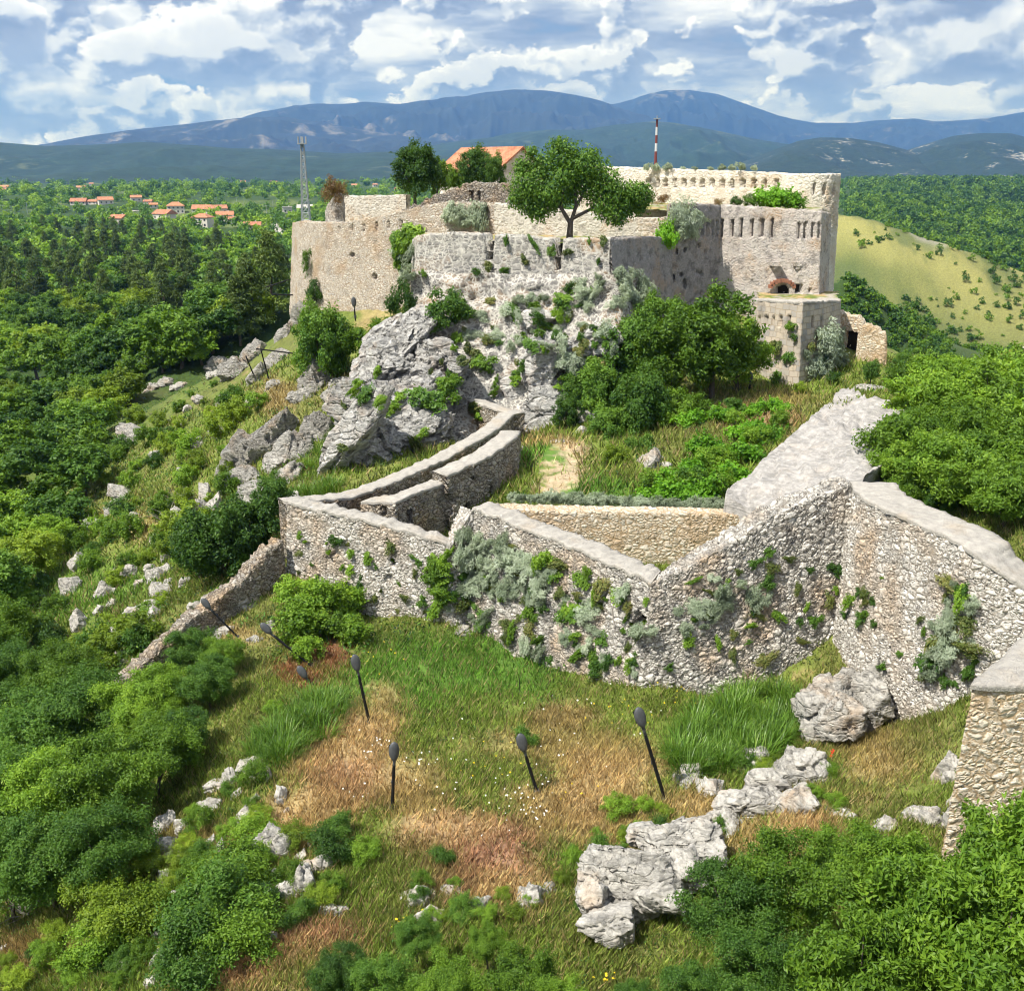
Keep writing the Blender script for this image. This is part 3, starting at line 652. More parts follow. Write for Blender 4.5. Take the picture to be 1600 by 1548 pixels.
        for i in (0, nu - 1):
            ring = [i * nc + j for j in range(nc)]
            for j in range(1, nc - 2): e.append([ring[0], ring[j], ring[j + 1], ring[j + 1]])
        tri = np.array([[q[0], q[1], q[2]] for q in e])
        link('coping', mesh('coping', Vc, [Fc, tri], [M[coping]], True), o); solid(name, Vc, [Fc])
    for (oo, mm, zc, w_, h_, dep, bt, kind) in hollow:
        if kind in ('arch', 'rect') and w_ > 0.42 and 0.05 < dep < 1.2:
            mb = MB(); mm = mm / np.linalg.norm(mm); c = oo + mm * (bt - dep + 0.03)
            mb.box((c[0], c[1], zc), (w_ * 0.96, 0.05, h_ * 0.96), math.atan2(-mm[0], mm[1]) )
            link('doorway' if h_ > 1.6 else 'opening', mb.mesh('opening_shade', [M['dark']]), o)  # near-black panel paints in the shade at the back of the recess
    return o

CAP = 'coping'
# --- the zigzag outwork in the middle distance
z0 = -16.2
upper_ret = wall('battlement_wall', [PD(731,627,75), PD(801,650,70.4)], -19.0, 0.95, 'dry', 'short stone wall with pale cap running from the crag to the zigzag corner', coping=CAP, side=1, batter=.03)
zig = wall('battlement_wall', [PD(802,650,70.4), PD(777,674,67.3), PD(700,718,62.5), PD(610,759,57.8), PD(545,780,55.3), PD(450,788,53)][::-1], -19.2, 1.0, 'dry', 'long low dry stone wall with pale cap descending left below the crag', coping=CAP, side=1, batter=.04)
tower_low = wall('loopholed_wall', [PD(564,787,54.2), PD(617,786,53.0), PD(700,754,55.9)], -19.4, 0.9, 'dry', 'lower brown rubble wall stepping up beside the zigzag corner', coping=CAP, side=1, batter=.05, openings=[(640,805,.35,.7,.5,'rect'), (600,800,.3,.6,.4,'rect')])
tower_b = wall('loopholed_wall', [PD(699,745,55.4), PD(763,716,57.9), PD(806,686,60.6), PD(812,676,64.5)],
     -19.4, 1.1, 'dry', 'tall brown rubble wall with dark loopholes behind the courtyard', coping=CAP, side=1, batter=.05,
     openings=[(702,788,.38,1.05,.7,'rect'), (765,768,.32,1.1,.6,'rect'), (730,795,.5,.6,.3,'rect'), (742,748,.5,.3,.3,'rect')])
zigface = wall('battlement_wall', [PD(448,788,53), PD(520,803,51.9), PD(600,822,50.8), PD(704,853,49.4), PD(738,797,50.3)], -22.8, 0.95, 'white_rubble', 'pale rubble wall with two loopholes facing the grassy slope', coping=CAP, side=1, batter=.10, rag=.06, cap_pts=4, step=.08,
     openings=[(521,852,.34,1.0,.6,'rect'), (519,880,.5,.8,.25,'slope'), (615,876,.3,.4,.5,'round'), (610,905,.45,.7,.2,'slope')])
central = wall('battlement_wall', [PD(738,794,50.4), PD(800,820,48.7), PD(880,851,46.4), PD(950,880,44.4), PD(1018,912,42.2), PD(1080,884,42.4), PD(1150,846,42.8), PD(1200,812,43.2), PD(1245,790,43.6), PD(1290,771,44.0), PD(1335,754,44.4)], -24, 1.2, 'grey_dry', 'broad stone wall overgrown with silver shrubs, its right half rising cobbled to the high corner', coping=CAP, side=1, batter=.16, flare=.06, rag=.07, cap_pts=5, step=.08,
     openings=[(800,892,.35,.45,.6,'round'), (792,925,.6,1.1,.3,'slope'), (893,930,.42,.55,.7,'round'), (885,972,.7,1.3,.35,'slope'), (1003,965,.75,.75,1.0,'arch'), (998,1000,.8,1.6,.45,'slope')])
court = wall('retaining_wall', [PD(760,795,51.7), PD(900,799,51.4), PD(1050,801,51.2), PD(1205,806,51.0)], -19.2, 1.0, 'buff', 'warm buff masonry retaining wall closing the small triangular courtyard', coping=None, side=1, batter=.03, rag=.02)
court_cap = None
high = wall('battlement_wall', [PD(1329,757,44.6), PD(1345,780,42.6), PD(1385,800,40.8), PD(1440,824,38.9), PD(1490,846,37.4), PD(1524,870,36.2), PD(1562,896,35.6), PD(1625,934,34.8), PD(1700,978,34.0)], -22.5, 1.8, 'white_rubble', 'tall white rubble wall with a wide pale cap at the right', coping=CAP, side=1, batter=.09, step=.08, rag=.04, cap_h=.13)
nearw = wall('battlement_wall', [PD(1645,960,31.2), PD(1600,1000,29.3), PD(1519,1075,26.0), PD(1640,1078,26.0)][1:], -22, 1.3, 'buff', 'nearest buff rubble wall with grey cap at the right edge', coping=CAP, side=1, batter=.03, rag=.02, cap_h=.12)
lowleft = wall('boundary_wall', [PD(172,1084,44.0), PD(222,1040,45.2), PD(290,978,47.0), PD(345,930,48.8), PD(385,902,50.2), PD(420,862,51.6), PD(442,842,52.4)], [-24.6, -24.2, -23, -22, -21.4, -20.6, -20], 0.75, 'dry', 'narrow dry stone wall running down the slope to the left', side=1, batter=.06, rag=.10, coping=None)

# --- the fortress
curtain = wall('curtain_wall', [PD(457,348,112), PD(469,346,106), PD(505,348,103), PD(540,348,101), PD(600,336,98.5), PD(650,324,97), PD(700,316,96), PD(778,319,95)], [-14, -14.5, -14.5, -14.5, -14.6, -14.6, -14.6, -14], 1.2, 'curtain',
     'long sunlit curtain wall with a row of arrow slits on the left side of the fortress', side=1, batter=.09, step=.13, rag=.05,
     openings=[(530+ i * 19.5, 362 - i * 1.7, .26, 1.05, .6, 'slope') for i in range(6)] + [(742,333,.3,1.1,.6,'rect'), (760,335,.3,1.1,.6,'rect'), (590,432,.5,.6,.5,'round'), (553,398,.5,.4,.4,'round'), (498,350,1.6,.9,.0,'rect')])
ruin_top = wall('ruined_wall', [PD(628,330,99.5), PD(665,313,99), PD(700,297,98.5), PD(736,287,98), PD(790,289,97.5), PD(822,300,97)], -7, 1.0, 'dry', 'ruined dry stone upper wall below the orange roofed house', side=1, batter=.06, rag=.16, openings=[(736,306,.3,.9,.5,'rect'), (748,306,.3,.9,.5,'rect')])
mid_wall = wall('ashlar_wall', [PD(772,318,94.6), PD(830,322,93.5), PD(900,330,92), PD(955,342,91), PD(1046,340,90.2)], -8, 1.0, 'ashlar_light', 'pale coursed wall behind the tree on the bastion', side=1, batter=.03, rag=.03)
bastion = wall('bastion_wall', [PD(644,376,92), PD(652,368,86.4), PD(700,364,84.6), PD(800,368,82.8), PD(870,374,81.6), PD(954,372,80)], -12.5, 1.5, 'ashlar', 'grey ashlar bastion face with white joints and two dark gaps under the tree', side=1, batter=.05, step=.13, rag=.05,
     openings=[(764,372,.55,3.2,1.3,'rect'), (871,384,.5,3.4,1.3,'rect')], notches=[(765,372,.7,1.2), (872,380,.6,1.3)])
bast_r = wall('bastion_wall', [PD(954,373,80), PD(1000,371,83.5), PD(1048,371,88)], -15, 1.4, 'fort_shaded', 'dark shaded side wall of the bastion below the grass edge', side=1, batter=.10, step=.13)
keep = wall('tower_wall', [PD(1043,320,93), PD(1046,319,88.4), PD(1085,318,90.4), PD(1126,321,92.6)], -14.5, 1.5, 'fort_shaded', 'dark polygonal tower face pitted with putlog holes', side=1, batter=.06, step=.13, rag=.05,
     openings=[(x, 357, .24, 1.3, .5, 'rect') for x in (1096, 1104, 1112, 1119)] + [(float(a), float(b), .32, .40, .3, 'round') for a, b in zip(np.random.default_rng(3).uniform(1045, 1122, 26), np.random.default_rng(4).uniform(375, 480, 26))])
keep2 = wall('tower_wall', [PD(1126,321,92.6), PD(1180,324,91.4), PD(1240,328,90.4), PD(1284,331,89.6), PD(1298,333,94)], -14.5, 1.5, 'fort_pink', 'sunlit tower face with tall arrow slits and a small arched door', side=1, batter=.05, step=.12, rag=.04,
     openings=[(x, 356, .30, 1.45, .6, 'rect') for x in (1128, 1144, 1158, 1174, 1190, 1205)] + [(x, 360, .22, 1.2, .4, 'rect') for x in (1248, 1259, 1270, 1281)] + [(1222, 457, .95, 1.3, .7, 'arch'), (1247, 451, .5, .75, .6, 'rect'), (1262, 453, .2, .3, .4, 'round')])
mb = MB()
for px, py in ((1211, 412), (1245, 412)):      # stone corbels above the door
    p = PD(px, py, 90.2); mb.box((p[0], p[1], p[2]), (.7, .9, .28)); mb.box((p[0], p[1], p[2] - .25), (.35, .8, .25))
link('corbel', mb.mesh('corbels', [M['fort_pink']]), keep2)
mb = MB(); 
for k in range(9):
    th = math.pi * (0.12 + 0.76 * k / 8); p = PD(1222, 446, 90.15); mb.box((p[0] + 1.0 * math.cos(th), p[1], p[2] - .35 + .75 * math.sin(th)), (.28, .5, .30), 0)
M['brick'] = mat_plain('red_brick_arch', (.30, .14, .09), .9, var=.3)
link('brick_arch', mb.mesh('brick_arch', [M['brick']]), keep2)
ring = wall('ring_wall', [PD(900,260,118), PD(985,262,113), PD(1095,266,107), PD(1226,271,100.2)], -6.5, 1.4, 'ring', 'pale ring wall pierced by a row of round arched gun holes', side=1, batter=.0, step=.13, rag=.05,
     openings=[(x, 284.5 + (x - 1013) * 0.016, .50, .82, .8, 'arch') for x in (1013,1027,1040,1054,1069,1083,1097,1113,1129,1144,1160,1177,1195,1213)])
cyl = []
cc = PD(1267, 272, 100.5); 
for k in range(17):
    th = R(200 - 220 * k / 16); cyl.append([cc[0] - 2.45 * math.cos(th + math.pi) * 1.0, cc[1] - 2.6 * math.sin(th + math.pi) * -1.0, cc[2]])
cyl = [[cc[0] + 2.5 * math.cos(R(a)), cc[1] + 2.6 * math.sin(R(a)), cc[2]] for a in np.linspace(170, 385, 18)]
round_t = wall('round_tower', cyl, -15, 1.1, 'ring', 'tall pale round tower at the right end of the ring wall', cat='tower', side=1, batter=.02, step=.14, rag=.04, openings=[(x, 295, .25, 1.0, .5, 'rect') for x in (1271, 1289, 1303)])
outw = wall('outwork_wall', [PD(1177,474,86), PD(1180,470,83), PD(1216,472,80.5), PD(1254,474,78.5), PD(1285,473,80.5), PD(1312,472,83.5), PD(1313,470,88)], -16.8, 1.2, 'ashlar_buff', 'small projecting bastion of buff and grey blocks with a pale cap', cat='bastion', side=1, batter=.09, step=.12, rag=.03, coping=CAP, cap_h=.12,
     openings=[(1188 + i * 11, 502, .26, .8, .4, 'rect') for i in range(5)] + [(1268 + i * 13, 503, .24, .8, .4, 'rect') for i in range(3)])
ruin_r = wall('ruined_wall', [PD(1312,486,86.5), PD(1330,492,86), PD(1345,500,85.6), PD(1350,512,85.4)], -16.2, 0.9, 'buff', 'broken buff wall with a tall doorway right of the small bastion', side=1, batter=.02, step=.11, rag=.12, openings=[(1328,540,.85,2.2,.6,'rect')])
ruin_r2 = wall('ruined_wall', [PD(1340,530,84.0), PD(1350,508,83.8), PD(1370,512,83.4), PD(1384,520,83), PD(1386,545,83)], -16.2, 1.0, 'buff', 'stump of buff rubble wall beside the steps and doorway', side=1, batter=.10, step=.11, rag=.12)
back_w = wall('ruined_wall', [PD(532,306,113), PD(578,306,111), PD(634,304,109)], -8, .8, 'ashlar_light', 'low rectangular ruin wall standing behind the left curtain wall', side=1, batter=0, step=.14, rag=.03)
pier = wall('ruined_pier', [PD(508,332,108.5), PD(512,318,108), PD(524,303,107.5), PD(535,304,107.5)], -7.5, 1.2, 'white_rubble', 'leaning stump of pale masonry behind the left curtain wall', cat='ruin', side=1, batter=.02, step=.14, rag=.12)
# steps under the doorway on the right
mb = MB()
for k in range(5):
    p = PD(1331 - 1.5 * k, 566 + 8 * k, 83.6 - 1.0 * k); mb.box((p[0], p[1], p[2] - .3), (1.5, 1.1, .6), .1)
tag(link('stone_steps', mb.mesh('stone_steps', [M['ashlar_light']])), 'pale stone steps leading up to the doorway in the broken buff wall', 'steps')

# --- terraces inside the fortress
def terrace(name, poly, z, mat, slope=0):
    P = np.array([p[:2] for p in poly]); x0, y0 = P.min(0); x1, y1 = P.max(0)
    nx, ny = int((x1 - x0) / .35) + 2, int((y1 - y0) / .35) + 2
    X, Y = np.meshgrid(np.linspace(x0, x1, nx), np.linspace(y0, y1, ny), indexing='ij')
    ins = inpoly(X.ravel(), Y.ravel(), P)
    V = np.stack([X.ravel(), Y.ravel(), z + 0 * X.ravel()], -1); V[:, 2] += .18 * fbm(V * .8, 4)
    F = grid_faces(nx, ny)[:, :]; F = F[ins[F].all(1)]
    col = np.ones((len(V), 4)); n1 = fbm(V * 1.1, 4)[:, None]
    col[:, :3] = np.where(n1 > .12, STRAW, np.where(n1 > -.12, GREEN, (.42, .38, .31)))
    tag(link(name, mesh(name, V, F, [M[mat]], True, attrs={'Col': ('POINT', 'FLOAT_COLOR', col)})), kind='structure'); solid(name, V, F)
terrace('ground', [PD(655,375,86.8), PD(700,370,85.2), PD(800,372,83.4), PD(950,378,80.6), PD(1042,378,88), PD(1040,360,94), PD(960,350,94.5), PD(780,330,96.5), PD(660,350,96.5)], -5.15, 'ground')
terrace('ground', [PD(1052,322,89.4), PD(1085,322,91.2), PD(1126,326,93.4), PD(1284,334,90.6), PD(1295,330,100), PD(1226,320,101), PD(1095,310,108), PD(985,300,114), PD(950,320,100)], -3.1, 'ground')
terrace('ground', [PD(470,350,107), PD(540,352,102), PD(650,330,98), PD(778,325,96.5), PD(830,322,97), PD(950,330,97), PD(985,300,113), PD(900,300,119), PD(600,300,122), PD(470,340,118)], -5.6, 'ground')
terrace('ground', [PD(1182,474,84.5), PD(1216,476,81.6), PD(1254,478,79.8), PD(1310,478,84.5), PD(1312,470,92), PD(1180,470,91)], -9.6, 'ground')

# --- the mortared rubble apron below the bastion
def loft(rows, step=0.16):
    "smooth surface through a grid of (px,py,D) points"
    G = np.array([[PD(*p) for p in r] for r in rows]); 
    def refine(G, ax):
        n = G.shape[ax]; ln = np.linalg.norm(np.diff(G, axis=ax), axis=-1).mean(1 - ax) if ax == 0 else np.linalg.norm(np.diff(G, axis=ax), axis=-1).mean(0)
        ts = np.concatenate([k + np.linspace(0, 1, max(2, int(l / step)), endpoint=False) for k, l in enumerate(ln)] + [[n - 1]])
        i = np.clip(ts.astype(int), 0, n - 2); t = (ts - i)
        g = lambda j: np.take(G, np.clip(j, 0, n - 1), axis=ax)
        sh = [1, 1, 1]; sh[ax] = len(ts); t = t.reshape(sh)
        p0, p1, p2, p3 = g(i - 1), g(i), g(i + 1), g(i + 2)
        return 0.5 * (2 * p1 + (p2 - p0) * t + (2 * p0 - 5 * p1 + 4 * p2 - p3) * t * t + (3 * p1 - p0 - 3 * p2 + p3) * t ** 3)
    return refine(refine(G, 0), 1)
G = loft([[(645,420,86.0),(700,425,84.0),(760,425,82.9),(830,428,82),(900,428,81),(955,425,79.6),(1000,420,83)],
          [(640,480,85.0),(700,470,83.2),(760,470,82.0),(830,468,81.0),(900,468,79.8),(962,470,78.8),(1000,470,82.5)],
          [(640,530,83.0),(700,525,81.2),(760,525,80.0),(830,522,79.3),(900,522,78.4),(968,530,78.0),(1010,530,82)],
          [(640,580,80.0),(700,580,78.6),(760,580,77.8),(830,575,77.2),(900,575,77.0),(970,580,77.0),(1010,580,81)],
          [(640,640,76.0),(700,640,75.2),(760,640,75.5),(830,640,75.4),(900,640,75.5),(975,640,76),(1010,640,80)],
          [(640,720,72.0),(700,720,71.0),(760,720,72.0),(830,720,74.0),(900,720,75),(980,720,75),(1010,720,79)]])
V = G.reshape(-1, 3); V = V + np.stack([0 * V[:, 0], -0.9 * ridged(V * 0.33, 3) - 0.35 * fbm(V * 1.2, 3), 0.25 * fbm(V * .8 + 9, 3)], -1)
F = grid_faces(G.shape[0], G.shape[1])
tag(link('bastion_apron', mesh('bastion_apron', V, F, [M['apron']], True)), 'white mortared rubble apron sloping from the bastion down to the crag', 'masonry slope'); solid('bastion_apron', V, F)

_gb = {}
def ground_bvh():
    if 'g' not in _gb:
        n, V, F = HIT[0]; _gb['g'] = BVHTree.FromPolygons([tuple(v) for v in V], [tuple(f) for f in F[0]])
    return _gb['g']
def ground_at(px, py):
    r = ray(px, py); D = np.geomspace(14, 3000, 1500); X, Y, Z = r[0] / r[1] * D, D, r[2] / r[1] * D
    hit = Z <= H(X, Y); i = int(np.argmax(hit)) if hit.any() else 1499
    return np.array([X[i], Y[i], Z[i]])
# ------------------------------------------------------------------ rocks
def ico(sub):
    import bmesh
    bm = bmesh.new(); bmesh.ops.create_icosphere(bm, subdivisions=sub, radius=1.0)
    V = np.array([v.co[:] for v in bm.verts]); F = np.array([[v.index for v in f.verts] for f in bm.faces]); bm.free(); return V, F
ICO = {k: ico(k) for k in (3, 4, 5, 6)}
def rock_mesh(seed, sub=5, planes=16, rough=.10, freq=1.6, mat='rock', strata=0.0, cells=46):
    r = np.random.default_rng(seed); V, F = ICO[sub]; V = V.copy()
    N = r.normal(size=(planes, 3)); N /= np.linalg.norm(N, axis=1)[:, None]; dk = r.uniform(.62, 1.0, planes)
    dots = np.maximum(V @ N.T, 1e-3); rad = np.minimum((dk / dots).min(1), 1.12)
    P = V * rad[:, None]
    o = r.uniform(0, 50, 3)
    # broken into blocks: each block stands out by its own amount, with open joints between
    S = r.normal(size=(cells, 3)); S = S / np.linalg.norm(S, axis=1)[:, None] * r.uniform(.55, 1.0, cells)[:, None]
    an = np.array([1.0, 1.0, 1.0 + 1.6 * (strata > 0)]); W = P + .10 * np.stack([fbm(P * 3 + o, 3), fbm(P * 3 + o + 9, 3), fbm(P * 3 + o + 19, 3)], -1)
    Rz = np.array(Euler((r.uniform(-.5, .5), r.uniform(-.5, .5), 0)).to_matrix()); Wt = (W @ Rz) * an; St = (S @ Rz) * an
    D2 = np.sqrt(((Wt[:, None, :] - St[None]) ** 2).sum(-1)); idx = np.argsort(D2, 1)[:, :2]; d1 = np.take_along_axis(D2, idx[:, :1], 1)[:, 0]; d2 = np.take_along_axis(D2, idx[:, 1:2], 1)[:, 0]
    off = r.uniform(-1, 1, cells)[idx[:, 0]]; tilt = r.normal(size=(cells, 3))[idx[:, 0]] * .22
    face = (tilt * (P - S[idx[:, 0]])).sum(1)
    jt = np.clip(1 - (d2 - d1) / .055, 0, 1)
    k = 1 + rough * (.75 * off + 1.6 * face) - rough * 1.1 * jt ** 1.5 + rough * .55 * fbm(P * freq * 2 + o, 5) + rough * .25 * ridged(P * 7 + o, 3)
    P = P * k[:, None]
    return mesh('rock', P, F, [M[mat]], True), P, F
ROCKN = [0]
def put_rock(me, P, F, px, py, D, size, rot, label, sink=0.25, group=None, name='rock', cat='rock'):
    o = link(name, me)
    loc = PD(px, py, D) if D else ground_at(px, py) - np.array([0, 0, size[2] * sink])
    o.location = loc; o.scale = size; o.rotation_euler = rot
    tag(o, label, cat, group)
    Mx = (Matrix.Translation(Vector(loc)) @ Euler(rot).to_matrix().to_4x4() @ Matrix.Diagonal(Vector((*size, 1))))
    W = np.array(Mx); Vw = P @ W[:3, :3].T + W[:3, 3]; solid(name, Vw, F)
    return o
# the grey crag under the bastion: big tilted blocks
CRAG = [ # px, py, D, (sx,sy,sz), rot(deg), what
 (612,545,80.5,(4.2,3.6,1.7),(10,-42,10),'long grey crag slab rising to the foot of the bastion corner'),
 (612,585,78,(2.6,3.0,2.1),(0,-30,20),'overhanging grey crag block with a dark hollow beneath'),
 (690,585,77.6,(2.9,3.0,2.7),(15,-25,-10),'broad grey crag face below the round dark bush'),
 (664,622,75,(3.1,2.8,2.5),(5,-20,15),'bulging grey crag boulder above the zigzag wall'),
 (585,640,74,(2.6,2.4,3.4),(0,-32,0),'dark streaked crag pillar on the left of the cliff'),
 (638,690,70.5,(3.2,2.4,2.4),(0,-25,20),'low grey crag block behind the long descending wall'),
 (580,705,68,(2.6,2.6,3.0),(0,-38,0),'sloping pale crag foot leaning left above the ferns'),
 (668,705,70.5,(1.9,1.8,1.6),(0,10,0),'shaded crag recess beside the end of the zigzag wall'),
 (548,690,66.5,(1.5,2.2,4.6),(0,38,-10),'thin pale rock rib running down the left edge of the cliff'),
 (630,742,66,(1.8,1.4,1.2),(0,-20,0),'small grey boulder at the foot of the cliff'),
 (850,560,76.3,(1.5,1.6,2.4),(0,10,20),'dark cleft boulder set in the mortared apron'),
 (915,545,76.5,(2.4,1.8,1.7),(0,-15,10),'pale crag block at the right of the mortared apron'),
 (860,660,74.5,(2.6,2.0,2.2),(0,10,0),'brown shaded crag foot above the grassy path'),
 (800,628,77.5,(1.9,1.5,1.9),(0,0,0),'grey crag knob behind the zigzag corner'),
 (838,500,79.5,(1.5,.9,.8),(0,-10,0),'small ledge of grey rock over a hollow in the apron'),
 (662,505,82.8,(1.8,1.6,1.3),(0,-30,0),'pale crag crest under the bastion corner')]
for i, (px, py, D, s, ro, lb) in enumerate(CRAG):
    me, P, F = rock_mesh(100 + i, 6 if s[0] > 2.3 else 5, 11, .13, .9, 'crag', strata=1.1, cells=38)
    put_rock(me, P, F, px, py, D, s, tuple(R(a) for a in ro), lb, name='crag', cat='cliff')
# smooth tilted slab on the right
me, P, F = rock_mesh(150, 6, 9, .05, 1.2, 'slab', strata=.35)
def slab():
    gp = lambda a, b: (a, b, float(ground_at(a, b)[1]) - 1.5)
    G = loft([[gp(*q_) for q_ in r_] for r_ in [
              [(1322,618),(1352,634),(1392,640),(1436,662)],
              [(1268,664),(1310,676),(1360,688),(1420,705)],
              [(1205,722),(1245,735),(1295,742),(1370,750)],
              [(1145,778),(1190,790),(1250,793),(1320,795)],
              [(1132,800),(1185,812),(1250,815),(1320,815)]]], .14)
    V = G.reshape(-1, 3); nu, nv = G.shape[:2]
    q = V @ np.array([[.7, .2, 0], [.2, 1.1, 0], [-.7, 0.9, 1]])
    st = V[:, 0] * .45 + V[:, 1] * -.25 + V[:, 2] * 1.1 + fbm(V * .35, 3) * 1.4; st = st * 1.1; st = st - np.floor(st)
    V = V.copy(); V[:, 2] += .35 + .34 * np.clip(st * 6, 0, 1) * (1 - st) + .34 * fbm(V * .5, 4) + .12 * ridged(V * 1.6, 4)
    B = V - np.array([0, -0.8, 2.2]); n = len(V)
    F = grid_faces(nu, nv)[:, ::-1]; side = []
    ring = [i * nv for i in range(nu)] + [(nu - 1) * nv + j for j in range(1, nv)] + [i * nv + nv - 1 for i in range(nu - 2, -1, -1)] + [j for j in range(nv - 2, 0, -1)]
    for a, b in zip(ring, ring[1:] + ring[:1]): side.append([a, b, b + n, a + n])
    VV = np.concatenate([V, B]); FF = np.concatenate([F, np.array(side)])
    tag(link('rock_slab', mesh('rock_slab', VV, FF, [M['slab']], True)), 'large smooth pale grey limestone slab tilted beside the green mound', 'rock slab'); solid('rock_slab', VV, FF)
slab()
VARI = [rock_mesh(200 + i, 5, 11 + i, .17, 1.5, 'rock', strata=.5 if i % 2 else 0, cells=26) for i in range(8)]
